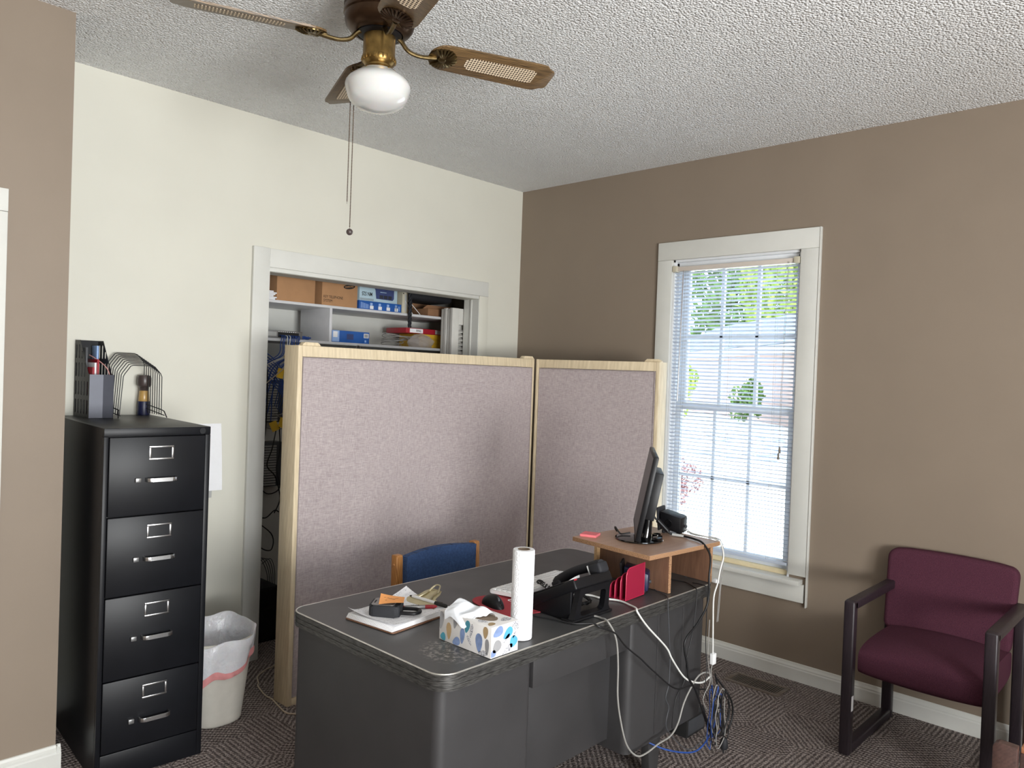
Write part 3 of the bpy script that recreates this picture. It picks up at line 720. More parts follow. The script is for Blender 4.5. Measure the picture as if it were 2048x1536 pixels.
# ------------------------------------------------------------------ floor register
fv = thing('floor_vent', 'brown metal floor register set in the carpet below the window', 'vent', (-.212, -2.0, 0))
q = MB(); 
q.box(-.075, -.052, -.15, .15, 0, .006, .002).box(.052, .075, -.15, .15, 0, .006, .002).box(-.052, .052, -.15, -.125, 0, .006, .002).box(-.052, .052, .125, .15, 0, .006, .002)
q.build('frame', plain('brown vent enamel', (112, 100, 90), .4, .3), fv)
MB().box(-.052, .052, -.125, .125, .0, .001).build('duct', 'ink', fv)
q = MB()
for i in range(22): y = -.119+.0113*i; q.box(-.052, .052, y-.0026, y+.0026, .001, .0055, 0, 1)
q.build('louvers', plain('brown vent slats', (104, 94, 86), .4, .3), fv)
# ------------------------------------------------------------------ waste bin with liner
tb = thing('trash_can', 'off white plastic waste bin with a folded liner and pink drawstring', 'bin', (-2.438, -.515, 0))
def ring(hx, hy, z, n=72, p=2.7, wob=0, ph=0):
    o = []
    for k in range(n):
        a = 2*PI*k/n; c, s_ = math.cos(a), math.sin(a); f = 1+wob*math.sin(7*a+ph)+wob*.7*math.sin(13*a+2*ph)
        o.append(Vector((hx*f*abs(c)**(2/p)*math.copysign(1, c), hy*f*abs(s_)**(2/p)*math.copysign(1, s_), z+wob*.6*math.sin(5*a+ph))))
    return o
def shell(rings, close0=True):
    m = MB(); t = bmesh.new(); RR = [[t.verts.new(v) for v in r] for r in rings]; n = len(rings[0])
    for A, B in zip(RR, RR[1:]):
        for k in range(n): t.faces.new((A[k], A[(k+1) % n], B[(k+1) % n], B[k]))
    if close0: t.faces.new(RR[0][::-1])
    return m.take(t)
def bs(z): return .105+.043*z/.375, .112+.033*z/.375
zs = [0, .004, .012, .03, .12, .24, .365, .372, .375]
rr_ = []
for z in zs: hx, hy = bs(z); k = .92 if z == 0 else (.97 if z == .004 else 1); rr_.append(ring(hx*k, hy*k, z))
inn = [ring(bs(.37)[0]-.004, bs(.37)[1]-.004, .375), ring(bs(.05)[0]-.004, bs(.05)[1]-.004, .02)]
shell(rr_+inn).build('bin_body', 'bin', tb)
def lring(z, off, wob, ph, slope=0):
    r = ring(bs(z)[0]+off, bs(z)[1]+off, z, 72, 2.7, wob, ph)
    for v in r: v.z += slope*(v.x/.15)+(.020*(v.y/.14)+.006*math.sin(31*v.x+ph) if z > .25 else 0)
    return r
lr = [ring(.085, .09, .05), lring(.2, -.014, .03, 1), lring(.31, -.008, .02, 2), lring(.384, -.006, .012, 3, .008), lring(.396, .002, .010, 3, .008), lring(.386, .009, .018, 3.2, .010), lring(.335, .0085, .026, 4, .025), lring(.272, .0085, .03, 5, .045)]
lo = shell(lr).build('liner', 'liner', tb, 60)
pk = [lring(.277, .0105, .03, 5, .045), lring(.255, .0135, .027, 5.1, .047), lring(.230, .0125, .026, 5.3, .050)]
shell(pk, False).build('drawstring_band', 'linerpink', lo, 60)
# ------------------------------------------------------------------ closet shelving and folded louver door
cs = thing('closet_shelving', 'white built in closet shelves holding boxes and cables behind the divider', 'shelf', (-1.5, .46, 1.733))
C0 = T((1.5, -.46, -1.733))
MB(C0).box(-2.45, -.30, .265, .716, 1.936, 1.952, .001).build('shelf', 'shelf', cs)
MB(C0).box(-2.45, -.30, .265, .716, 1.715, 1.732, .001).build('shelf', 'shelf', cs)
MB(C0).box(-1.400, -1.382, .266, .60, 1.732, 1.936, .001).build('divider_panel', 'shelf', cs)
fd = thing('folding_door', 'grey white louvered closet door panels stacked behind the right jamb', 'door', (-.30, .20, 0))
for i in range(4):
    y = .138+.031*i; x0, x1 = -.512+.004*(i % 2), -.135; zt = 2.012-.006*(i % 2)
    q = MB(T((.30, -.20, 0)))
    q.box(x0, x0+.062, y, y+.028, .012, zt, .002).box(x1-.062, x1, y, y+.028, .012, zt, .002)
    for (z0, z1) in ((.012, .16), (1.0, 1.09), (1.90, zt-.001)): q.box(x0+.062, x1-.062, y+.001, y+.027, z0, z1)
    for k in range(58 if i == 0 else 0):
        z = .175+.0295*k
        if not (.985 < z < 1.10) and z < 1.89: q.box(x0+.062, x1-.062, -.015, .015, -.003, .003, 0, 1, T((0, y+.014, z)) @ RX(35))
    if i: q.box(x0+.062, x1-.062, y+.01, y+.018, .16, 1.90)
    q.build('door_panel', 'louver', fd)
# ------------------------------------------------------------------ on the filing cabinet
CT = 1.321
def plate(m, outer, holes, th, Mx):
    t = bmesh.new(); es = []
    for loop in [outer]+holes:
        vs = [t.verts.new((x, y, 0)) for x, y in loop]
        es += [t.edges.new((vs[i], vs[(i+1) % len(vs)])) for i in range(len(vs))]
    bmesh.ops.triangle_fill(t, use_beauty=True, use_dissolve=False, edges=es)
    bmesh.ops.recalc_face_normals(t, faces=t.faces[:])
    r = bmesh.ops.extrude_face_region(t, geom=t.faces[:])
    for v in [g for g in r['geom'] if isinstance(g, bmesh.types.BMVert)]: v.co.z += th
    return m.take(t, Mx)
def stadium(cx, cy, w, h, n=6):
    r = w/2; o = []
    for k in range(n+1): a = PI*k/n; o.append((cx+r*math.cos(a), cy+h/2-r+r*math.sin(a)))
    for k in range(n+1): a = PI+PI*k/n; o.append((cx+r*math.cos(a), cy-h/2+r+r*math.sin(a)))
    return o
mf = thing('magazine_file', 'black slotted magazine file on the filing cabinet, left of the wire sorter', 'magazine file', (-2.8375, -.11, CT))
side = [(-.095, 0), (.095, 0), (.095, .335), (.035, .335), (-.078, .19), (-.095, .187)]
holes = []
for r_, z in enumerate((.045, .125, .205, .285)):
    for c_ in range(5):
        y = .078-.037*c_+(0)
        zmax = .335 if y > .03 else .335-(.03-y)*1.30
        h = min(.062, zmax-.014-(z-.031))
        if h > .03: holes.append(stadium(y, z-.031+h/2, .016, h))
SP = Matrix(((0, 0, 1, 0), (1, 0, 0, 0), (0, 1, 0, 0), (0, 0, 0, 1)))
for x in (-.0475, .0455): plate(MB(), side, holes, .002, T((x, 0, 0)) @ SP).build('side_panel', 'gunmetal', mf)
MB().prism([(-.0475, -.0955), (-.0475, -.0985), (.004, -.107), (.0475, -.1065), (.0475, -.1035), (.004, -.104)], 0, .187).build('front_panel', 'graphite', mf, 0)
MB().box(-.0475, .0475, .093, .095, 0, .335).box(-.0455, .0455, -.094, .093, 0, .002).build('back_panel', 'black', mf)
for i, (x, mt, h, y0, lb) in enumerate(((-.036, 'dgrey', .30, -.02, 'slate grey folder standing leftmost inside the black magazine file'), (-.024, 'red', .215, -.07, 'red booklet beside the slate folder inside the black magazine file'),
        (-.010, 'paper', .235, -.05, 'white booklet between two red ones inside the black magazine file'), (.004, 'red', .25, -.04, 'taller red booklet in the middle of the black magazine file'), (.020, 'lblue', .31, .02, 'pale blue folder rising at the back of the black magazine file'))):
    tag(MB().box(-2.8375+x-.004, -2.8375+x+.004, -.11+y0, -.11+.085, CT+.0025, CT+.0025+h, .001).build('booklet', mt), lb, 'booklet', 'booklets in the magazine file')
tag(MB().tube([(-2.845, -.07, CT+.27), (-2.835, -.12, CT+.255), (-2.81, -.16, CT+.225), (-2.80, -.185, CT+.192), (-2.80, -.19, CT+.15), (-2.806, -.18, CT+.05)], .0022, 6, 4).build('cord', plain('red white striped cord', (206, 150, 146), .7)), 'thin red and white cord hanging into the front of the magazine file', 'cord')
ws = thing('wire_sorter', 'black wire step file sorter on top of the filing cabinet', 'file sorter', (-2.697, -.15, CT))
for i in range(9):
    t = i/8; y = -.108+.214*t; h = .232+.052*t; w = MB()
    xl, xr = -.082+.006*t, .100+.004*t
    w.tube([(xl, y, .012+.05*t*0), (xl+.012, y, h-.05), (xl+.018, y, h-.038), (xl+.042, y, h-.004), (xl+.052, y, h), (xr-.05, y, h), (xr-.038, y, h-.004), (xr-.012, y, h-.034), (xr-.006, y, h-.048), (xr-.004, y, .012)], .0019, 6)
    w.build('wire', 'blackplastic', ws)
for x in (-.084, .098):
    q = MB(); s = 1 if x > 0 else -1
    q.tube([(x+s*.012, -.135, .0022), (x+s*.006, -.118, .03), (x, -.105, .036), (x, .108, .055), (x, .11, .0022)], .0024, 6)
    q.tube([(x+s*.003, -.128, .012), (x, .10, .035)], .0022, 6)
    q.build('base_rail', 'blackplastic', ws)
bt = thing('bottle', 'small bottle with dark cap and navy base behind the wire sorter', 'bottle', (-2.600, -.052, CT))
MB().lathe([(.0, 0), (.027, 0), (.028, .004), (.027, .06), (.026, .064), (.0, .064)], 24).build('base', 'navyglass', bt)
MB().lathe([(.024, .064), (.025, .066), (.023, .09), (.021, .112), (.018, .118), (.001, .118)], 24).build('body', 'amber', bt)
MB().lathe([(.019, .112), (.022, .116), (.019, .12), (.022, .124), (.019, .128), (.026, .132), (.031, .14), (.031, .172), (.027, .184), (.012, .187), (.0, .187)], 24).build('cap', 'smoke', bt)
# papers taped on the cream wall right of the cabinet
def sheet(name, label, x0, x1, z0, z1, y, curl, mt='paper'):
    q = MB(); 
    def f(u, v): return Vector((x0+(x1-x0)*u, y-curl*(u**2)*(1.05-v)-.004*math.sin(3*v)*u, z0+(z1-z0)*v+.006*u*(1-v)))
    q.grid(f, 10, 12, None, .0006); return tag(q.build(name, mt), label, 'paper')
sheet('paper_sheet', 'white paper sheet hanging on the wall right of the black filing cabinet', -2.41, -2.197, .925, 1.268, -.0024, .03)
sheet('paper_sheet', 'greyer paper sheet beneath the white one on the cream wall', -2.42, -2.235, .885, 1.235, -.0007, .0001, 'grey')
# ------------------------------------------------------------------ things in the closet
FT = RX(90)    # lettering faces the room
def carton(label, x0, x1, y0, y1, z0, z1, mt, bev=.0015, name='cardboard_box', cat='box', group=None):
    o = thing(name, label, cat, ((x0+x1)/2, (y0+y1)/2, z0), 0, group)
    MB().box(x0-(x0+x1)/2, x1-(x0+x1)/2, y0-(y0+y1)/2, y1-(y0+y1)/2, 0, z1-z0, bev).build('carton', mt, o)
    return o, -(y1-y0)/2-.0006
S1, S2 = 1.9525, 1.7325
carton('plain brown cardboard box at the left of the upper closet shelf', -1.754, -1.502, .275, .58, S1, 2.155, 'card')
o, yf = carton('brown cardboard box printed KEY TELEPHONE SYSTEM on the upper shelf', -1.454, -1.197, .275, .58, S1, 2.15, 'card')
text('KEY TELEPHONE\nSYSTEM', .024, 'ink', o, T((-.118, yf, .040)) @ FT, 'print_lettering', .0002, False, .78, 'LEFT')
el = MB().prism([(.042*math.cos(2*PI*i/28), .0145*math.sin(2*PI*i/28)) for i in range(28)], -.0002, .0003, T((.066, yf+.0003, .128)) @ FT @ RZ(8)).build('logo_oval', 'ink', o, 0)
text('SAMSUNG', .0145, 'card', el, T((.066, yf-.0004, .128)) @ FT @ RZ(8), 'logo_lettering', .0002, True, .95)
e2 = MB().prism([(.036*math.cos(2*PI*i/28), .0145*math.sin(2*PI*i/28)) for i in range(28)], -.0002, .0003, T((-.1274, -.10, .135)) @ RZ(-90) @ FT).build('side_logo_oval', 'ink', o, 0)
o, yf = carton('white and blue ink carton upside down with MN 525 print, on the blue carton', -1.175, -.875, .285, .54, 2.0075, 2.115, 'pblue')
text('MN 525', .034, 'ink', o, T((-.092, yf, .046)) @ FT @ RZ(180), 'print_lettering', .0002, True, .72)
MB().box(-.122, -.062, yf-.0003, yf, .088, .094).build('print_strip', 'ink', o)
for k in range(3): MB().box(-.148, -.04, yf-.0003, yf, .003+.005*k, .0055+.005*k).build('print_line', 'inkgrey', o)
q = MB().prism([(-.03, .10), (-.034, .085), (-.028, .075), (-.024, .045), (-.02, .02), (.112, .018), (.122, .03), (.122, .10)], -.0002, .0003, T((0, yf+.0003, 0)) @ FT).build('product_picture', 'navy', o, 0)
MB().box(.01, .06, yf-.0006, yf-.0003, .063, .067).build('picture_text', 'pblue', q)
for k in range(3): MB().box(.005+.035*k, .034+.035*k, yf-.0006, yf-.0003, .024, .046).build('picture_tile', 'graphite', q)
o, yf = carton('flat dark blue toner carton under the MN 525 carton', -1.180, -.842, .28, .56, S1, 2.007, 'bluebox')
for k in range(4):
    x = -.085+.066*k; MB().box(x, x+.028, yf-.0003, yf, .005, .026).build('white_label', 'paper', o); MB().box(x+.002, x+.02, yf-.0003, yf, .027, .045).build('product_icon', 'lblue', o)
for k in range(7): MB().box(-.155+.009*k, -.151+.009*k, yf-.0003, yf, .006, .045-.002*k).build('print_bar', 'lblue', o)
for k in range(4): MB().box(.118+.011*k, .122+.011*k, yf-.0003, yf, .008, .04).build('print_bar', 'lblue', o)
pb = thing('external_drive', 'upright beige grey device between the blue cartons and black bag', 'device', (-.808, .395, S1))
MB().box(-.024, .024, -.11, .11, 0, .152, .004).build('shell', 'putty', pb); MB().box(-.004, .012, -.1112, -.1098, .012, .125, .001).build('front_slot', 'grey', pb); MB().box(-.02, -.012, -.1112, -.1098, .128, .135).build('badge', 'ink', pb)
for i in range(6):
    tag(MB().box(-1.905+.004*(i % 3), -1.765+.012*math.sin(i*2.1), .27, .45, S1+.0003+.0085*i, S1+.0003+.0085*i+.008, .0015).build('booklet', 'paper'),
        'white booklet in the pile of six at the left end of the upper closet shelf', 'booklet', 'white booklets on the upper closet shelf')
cb = thing('cardboard_box', 'open brown cardboard box with folded flaps at the right of the upper shelf', 'box', (-.468, .46, S1))
MB().box(-.11, .13, -.14, .14, 0, .055, .001).build('carton', 'cardshade', cb)
MB().prism([(-.135, .055), (-.085, .085), (.13, .085), (.13, .056)], -.001, .001, T((0, -.125, 0)) @ RX(75)).build('flap', 'cardshade', cb, 0)
MB().box(-.11, .13, .06, .062, .055, .10).build('flap', 'cardshade', cb)
bgk = thing('laptop_bag', 'black bag lying at the right of the upper shelf with braided strap', 'bag', (-.655, .48, 2.055))
MB().box(-.11, .30, -.17, .17, 0, .12, .03, 4).build('body', 'rubber', bgk)
q = MB()
for s in (0, 1, 2):
    q.tube([(-.148+.008*math.sin(i*1.1+s*2.1), -.240+.006*math.cos(i*1.1+s*2.1)-.004*(i > 4), .075-.0142*i if i > 2 else .06+.02*(2-i)) for i in range(20)], .0065, 6, 2)
q.tube([(-.10, -.1, .06), (-.13, -.2, .09), (-.148, -.240, .075)], .010, 8, 4)
q.build('braided_strap', 'rubber', bgk, 60)
for i, (dx, lean) in enumerate(((-.79, .045), (-.755, .075))):
    tag(MB().tube([(dx-.02, .285, S1+.085), (dx+lean, .281, S1+.003), (dx+lean+.004, .42, S1+.003), (dx-.016, .42, S1+.085)], .0022, 6, 0, True).build('wire_stand', 'white'), ('left' if i == 0 else 'right')+' one of two slanting white wire stands left of the open cardboard box', 'wire stand', 'white wire stands')
# lower shelf
ns = thing('network_switch', 'grey network switch full of patch cables on the lower closet shelf', 'network switch', (-1.70, .395, S2))
MB().box(-.125, .125, -.115, .115, .0005, .046, .002).build('case', 'silver', ns)
MB().box(-.035, .10, -.1165, -.1148, .006, .036).build('port_panel', 'ink', ns)
for k in range(9): MB().box(-.033+.0135*k, -.027+.0135*k, -.1172, -.1164, .037, .041).build('status_light', 'paper', ns)
MB().box(-.118, -.045, -.1165, -.1148, .012, .036).build('face_plate', 'grey', ns)
rd = random.Random(4)
for k in range(12):
    x = -1.725+.0105*k+rd.uniform(-.002, .002); mt = 'cwhite' if k in (3, 5) else 'cblue'
    ex = -1.885+.012*k+rd.uniform(-.02, .02); ez = 1.42+rd.uniform(-.05, .05)
    pts = [(x, .278, S2+.018), (x, .25, S2+.012), (x-.01+rd.uniform(-.01, .01), .235, S2-.03), (x-.04+rd.uniform(-.02, .02), .19+rd.uniform(-.01, .01), S2-.10), (ex, .20+rd.uniform(-.02, .02), (S2+ez)/2-.03), (ex-.02+rd.uniform(-.02, .02), .25, ez-.12)]
    tag(MB().tube(pts, .0027, 6, 5).build('network_cable', mt), ('white' if mt == 'cwhite' else 'blue')+' patch cable dropping from the network switch beside the divider', 'cable', ('white' if mt == 'cwhite' else 'blue')+' patch cables under the network switch')
for k in range(9):
    z0 = 1.70-.012*k; pts = [(-2.02, .24, z0+.0), (-1.90, .215, z0-.03-.004*k), (-1.80+.006*k, .20, z0-.09-.012*k), (-1.74+.008*k, .22, z0-.17-.02*k), (-1.73+.01*k, .30, z0-.36)]
    tag(MB().tube(pts, .0027, 6, 5).build('network_cable', 'cblue'), 'blue network cable fanning out under the left end of the lower closet shelf', 'cable', 'blue cables fanning under the shelf')
for k, (mt, pts) in enumerate((('cblack', [(-1.93, .2, 1.70), (-1.86, .19, 1.62), (-1.84, .19, 1.45), (-1.845, .19, 1.2), (-1.87, .2, .95), (-1.88, .21, .4), (-1.93, .25, .0036), (-1.98, .3, .0036)]), ('cbeige', [(-1.90, .19, 1.43), (-1.82, .18, 1.50), (-1.74, .17, 1.57), (-1.64, .17, 1.66)]),
        ('cgrey', [(-1.92, .3, 1.40), (-1.80, .28, 1.30), (-1.70, .28, 1.29), (-1.60, .3, 1.35)]), ('cgrey', [(-1.92, .3, 1.33), (-1.80, .28, 1.22), (-1.70, .28, 1.205), (-1.6, .3, 1.22), (-1.57, .5, 1.25), (-1.57, .635, 1.28)]),
        ('cblack', [(-1.74, .25, 1.23), (-1.77, .24, 1.1), (-1.80, .24, 1.0), (-1.74, .25, .93), (-1.70, .26, .80), (-1.74, .25, .72)]), ('cblack', [(-1.72, .26, 1.23), (-1.71, .26, 1.08), (-1.73, .26, .98), (-1.70, .27, .86), (-1.68, .45, .80), (-1.66, .63, .85)]),
        ('cblack', [(-1.86, .25, .72), (-1.80, .24, .70), (-1.74, .25, .735), (-1.70, .27, .72)]), ('cblack', [(-1.84, .25, .72), (-1.85, .25, .60), (-1.82, .24, .53), (-1.75, .25, .51), (-1.70, .35, .58), (-1.66, .716, .62)]))):
    lb = ['thick black cable hanging down the left side behind the closet casing', 'beige cable slanting up across the blue cables to the switch', 'upper of two sagging grey cables in front of the wiring block', 'lower of two sagging grey cables in front of the wiring block',
          'black cable looping below the yellow tags to the lower wiring block', 'short black cable right of the looping one below the yellow tags', 'black cable sagging sideways below the lower wiring block', 'black cable loop low in the closet gap above the computer'][k]
    tag(MB().tube(pts, .0035 if mt == 'cblack' else .003, 7, 6).build('cable', mt), lb, 'cable')
for k in range(5):
    tag(MB().tube([(-1.86+.02*k, .3, .50-.02*k), (-1.80+.015*k, .27, .45), (-1.76+.012*k, .27, .36), (-1.74+.01*k, .3, .26-.01*k), (-1.70, .34, .20)], .0022, 6, 5).build('cable', 'dgrey'), 'thin dark cable in the loose drop behind the divider above the computer tower', 'cable', 'thin dark cables low in the closet')
for k, (x, y, z, a, lb) in enumerate(((-1.765, .185, 1.53, 12, 'lowest yellow cable tag of the upper cluster, hanging left'), (-1.70, .185, 1.585, -30, 'yellow cable tag beside the post of the divider, middle of the upper cluster'), (-1.725, .18, 1.635, 35, 'topmost yellow cable tag under the network switch'),
        (-1.725, .22, 1.245, 20, 'bright yellow cable tag low in the gap, facing out'), (-1.765, .235, 1.225, -25, 'yellow cable tag tilted away left of the bright low one'))):
    tag(MB().box(-.022, .022, -.0006, .0006, -.028, .028, 0, 1, T((x, y, z)) @ RZ(a*.6) @ RY(a)).build('cable_tag', 'tag'), lb, 'tag', 'yellow cable tags')
for (z0, z1, lb) in ((1.215, 1.48, 'upper grey wiring block on the closet back wall'), (.81, 1.09, 'lower grey wiring block on the closet back wall')):
    o = thing('wiring_block', lb, 'wiring block', (-1.60, .66, z0), 0, 'wiring blocks')
    MB().box(-.13, .12, -.03, .0600, 0, z1-z0, .004).build('housing', 'dgrey', o)
    q = MB()
    for k in range(int((z1-z0)/.016)-1): q.box(-.01, .07, -.045, -.03, .01+.016*k, .02+.016*k)
    q.build('terminal_rows', 'grey', o); MB().box(-.045, -.022, -.05, -.03, 0, z1-z0, .003).build('wire_guide', 'silver', o)
tw = thing('computer_tower', 'black computer tower on the carpet in the closet gap', 'computer', (-1.79, .34, 0))
MB().box(-.10, .062, -.15, .2, .0, .31, .004).build('case', 'blackplastic', tw); MB().box(-.095, .057, -.156, -.15, .01, .30, .003).build('front_bezel', 'gloss', tw)
tag(MB().tube([(-1.55+.03*math.sin(i*.9)*(1+.3*(i % 3)), .31+.02*math.cos(i*.9), S2+.006+.0035*(i % 5)) for i in range(24)], .0032, 6, 3).build('cable_coil', 'cblue'), 'small dark blue coiled cable right of the network switch', 'cable')
o, yf = carton('bright blue software carton lying on the lower closet shelf', -1.368, -1.085, .29, .50, S2+.0003, 1.806, 'bluebox')
MB().box(-.138, -.085, yf-.0003, yf, .004, .072).build('white_gradient_label', 'lblue', o); MB().box(-.13, -.098, yf-.0006, yf-.0003, .03, .066).build('info_label', 'paper', o)
bcl = MB().box(.098, .135, yf-.0003, yf, .036, .064).build('barcode_label', 'paper', o)
for k in range(7): MB().box(.103+.004*k, .105+.004*k, yf-.0006, yf-.0003, .04, .06).build('barcode_line', 'ink', bcl)
MB().box(.105, .118, yf-.0003, yf, .008, .022).build('seal', 'lblue', o)
MB().box(-.03, .02, yf-.0003, yf, .02, .055).build('product_picture', 'navy', o)
for k in range(6):
    pts = [(-.855+.075*math.cos(a)*(1+.12*k)+.01*k, .36+.05*math.sin(a), S2+.008+.012*k+.02*max(0, math.sin(a+k))) for a in [2*PI*j/12 for j in range(12)]]
    tag(MB().tube(catmull(pts+[pts[0]], 3)[:-1], .0024, 6, 0, True).build('cable_loop', 'cgrey'), 'loop of the clear grey cable bundle between the blue carton and plastic bag', 'cable', 'clear grey cable loops on the lower shelf')
def crumple(c, r, sc, seed, mt='bag'):
    t = bmesh.new(); bmesh.ops.create_icosphere(t, subdivisions=4, radius=1); rd = random.Random(seed)
    ks = [(Vector((rd.gauss(0, 1), rd.gauss(0, 1), rd.gauss(0, 1)))*3.2, rd.uniform(0, 6)) for _ in range(9)]
    for v in t.verts:
        d = 1+sum(.075*abs(math.sin(k.dot(v.co)+p)) for k, p in ks)-.25
        v.co = Vector((v.co.x*d*r*sc[0], v.co.y*d*r*sc[1], max(v.co.z*d*r*sc[2], -r*sc[2]*.75)))
    return MB(T(c)).take(t)
bg2 = tag(crumple((-.635, .32, S2+.036), .06, (1.45, .8, .8), 3).build('plastic_bag', 'bag', None, 25), 'crumpled clear plastic bag in front of the red and yellow boxes', 'bag')
for i in range(3):
    carton(['lowest', 'middle', 'topmost'][i]+' yellow box of the stack under the red box on the lower shelf', -.60, -.36, .38, .60, S2+.0005+.0325*i, S2+.0325*(i+1), 'yellow', .001, 'yellow_box', 'box', 'yellow boxes on the lower shelf')
o, yf = carton('red software box with white label on top of the yellow boxes', -.718, -.36, .38, .60, S2+.0985, S2+.134, 'red', .001, 'red_box')
MB().box(-.145, -.028, yf-.0003, yf, .004, .032).build('white_label', 'paper', o); text('RWALL', .020, 'ink', o, T((-.065, yf-.0005, .018)) @ FT, 'print_lettering', .0002, True, .72)
MB().box(.085, .178, yf-.0003, yf, .004, .032).build('grey_label', 'grey', o)
kr = tag(MB().tube([(-1.187+.016*math.cos(a), .2625, 1.700+.018*math.sin(a)) for a in [2*PI*i/18 for i in range(18)]], .0028, 6, 0, True).build('hanging_ring', 'chrome'), 'small shiny metal ring hanging at the front of the lower closet shelf', 'ring')
# ------------------------------------------------------------------ on the desk
DT = .7503
cl = thing('clipboard', 'brown hardboard clipboard with metal clip under a thick paper pad', 'clipboard', (-2.385, -1.748, DT), R(7))
MB().prism(rrect(-.155, .155, -.113, .113, .012), 0, .003).build('board', 'hardboard', cl)
k_ = MB(T((.085, 0, .022)) @ RY(-17) @ T((-.085, 0, -.022))); k_.prism([(.072, -.078), (.072, .078), (.112, .060), (.122, .040), (.152, .036), (.172, .026), (.176, .012), (.176, -.012), (.172, -.026), (.152, -.036), (.122, -.040), (.112, -.060)], .0225, .0245)
for (x, z) in ((.15, .0235), ): k_.tube([(.158, .02, .0235), (.17, .017, .030), (.185, .010, .034), (.188, 0, .035), (.185, -.010, .034), (.17, -.017, .030), (.158, -.02, .0235)], .003, 8, 3)
k_.tube([(.10, -.03, .0255), (.13, -.02, .028), (.155, -.018, .026)], .004, 8, 3); k_.tube([(.10, .03, .0255), (.13, .02, .028), (.155, .018, .026)], .004, 8, 3)
k_.build('clip', 'clip', cl); MB().box(.135, .15, -.05, .05, .003, .022, .003).build('clip_base', 'smoke', cl)
pd = thing('paper_pad', 'thick stack of handwritten white forms held on the clipboard', 'paper', (-2.39, -1.748, DT+.0032), R(7))
for i in range(5):
    a = (-.6+.35*i); dx = -.004+.002*i
    MB(RZ(a)).box(-.142+dx, .134+dx, -.107, .107, .003*i, .003*i+.0026, .0006).build('sheets', 'paper', pd)
def topf(u, v):
    x = -.140+.276*u; y = -.107+.214*v
    c = max(0, (u+v-1.35))/.65; lift = .032*c*c+.006*max(0, (1-u-.8))*5
    l2 = max(0, (1-u)-.86)/.14*max(0, v-.5)*2; lift += .012*l2*l2
    return Vector((x, y, .0156+lift+.0006*math.sin(9*u)*math.sin(7*v)))
MB(RZ(.8)).grid(topf, 28, 22, None, .0004).build('top_sheet', 'written', pd, 60)
LZ = DT+.0032+.0166
lk = thing('lock_box', 'black key lock box with shackle lying on the paper pad', 'lock box', (-2.452, -1.752, LZ), R(-49.5))
MB().prism(rrect(-.052, .048, -.048, .045, .016), 0, .038, None, .008).build('body', 'rubber', lk)
fp = MB().prism(rrect(-.046, .030, -.040, .038, .01), .038, .0395).build('face_plate', 'silver', lk)
MB().box(-.041, -.036, -.018, .012, .0395, .0398).build('plate_print', 'ink', fp)
MB().tube([(.046, -.026, .012), (.085, -.026, .012), (.103, -.018, .012), (.110, 0, .012), (.103, .016, .012), (.085, .024, .012), (.046, .024, .012)], .0062, 10, 4).build('shackle', 'blackplastic', lk)
def stf(u, v): return Vector((-.040+.080*u, -.038+.074*v, .0028*math.sin(2.5*u)+.014*(1-u)**2*v+.004*u*(1-v)))
tag(MB(T((-2.437, -1.757, LZ+.0402)) @ RZ(-42)).grid(stf, 10, 8, None, .0004).build('sticky_note', 'orange', None, 60), 'orange sticky note with scribbles lying on the black lock box', 'sticky note')
sn = bpy.data.objects['sticky_note']; q = MB(T((-2.437, -1.757, LZ+.0402)) @ RZ(-42)); rd = random.Random(2)
for i in range(9):
    u, v = .2+.065*i, .35+.3*rd.random(); p = stf(u, v); q.tube([p+Vector((-.003, 0, .0009)), p+Vector((0, .005*rd.uniform(-1, 1), .0009)), p+Vector((.003, .001, .0009))], .0004, 4)
q.build('scribble', 'smoke', sn)
def pen(name, label, p0, p1, secs, cat='marker'):
    p0 = Vector(p0); p1 = Vector(p1); L = (p1-p0).length; o = thing(name, label, cat, p0)
    o.rotation_euler = (p1-p0).to_track_quat('X', 'Z').to_euler()
    for nm, mt, prof in secs: MB(RY(90)).lathe([(r, t*L) for r, t in prof], 16).build(nm, mt, o)
    return o
pz = LZ+.0065
o = pen('marker', 'red capped permanent marker lying on the handwritten sheet', (-2.402, -1.738, pz), (-2.290, -1.817, pz), (('end_plug', 'red', [(.0052, 0), (.006, .01), (.006, .19)]), ('barrel', 'silver', [(.0058, .19), (.0064, .24), (.0064, .70)]), ('cap', 'red', [(.0066, .70), (.0064, .88), (.0042, .97), (.0015, 1.0)])))
text('Sharpie', .009, 'ink', o, T((.062, 0, .0066)) @ RZ(180), 'barrel_lettering', .0001)
pen('marker', 'white marker with black cap resting across the clipboard clip', (-2.292, -1.672, LZ+.012), (-2.272, -1.845, LZ+.010), (('tip', 'ink', [(.0008, 0), (.0028, .04), (.0042, .075)]), ('barrel', 'white', [(.0046, .075), (.0058, .16), (.0058, .70)]), ('cap', 'ink', [(.0066, .70), (.0066, .97), (.005, 1.0)])))
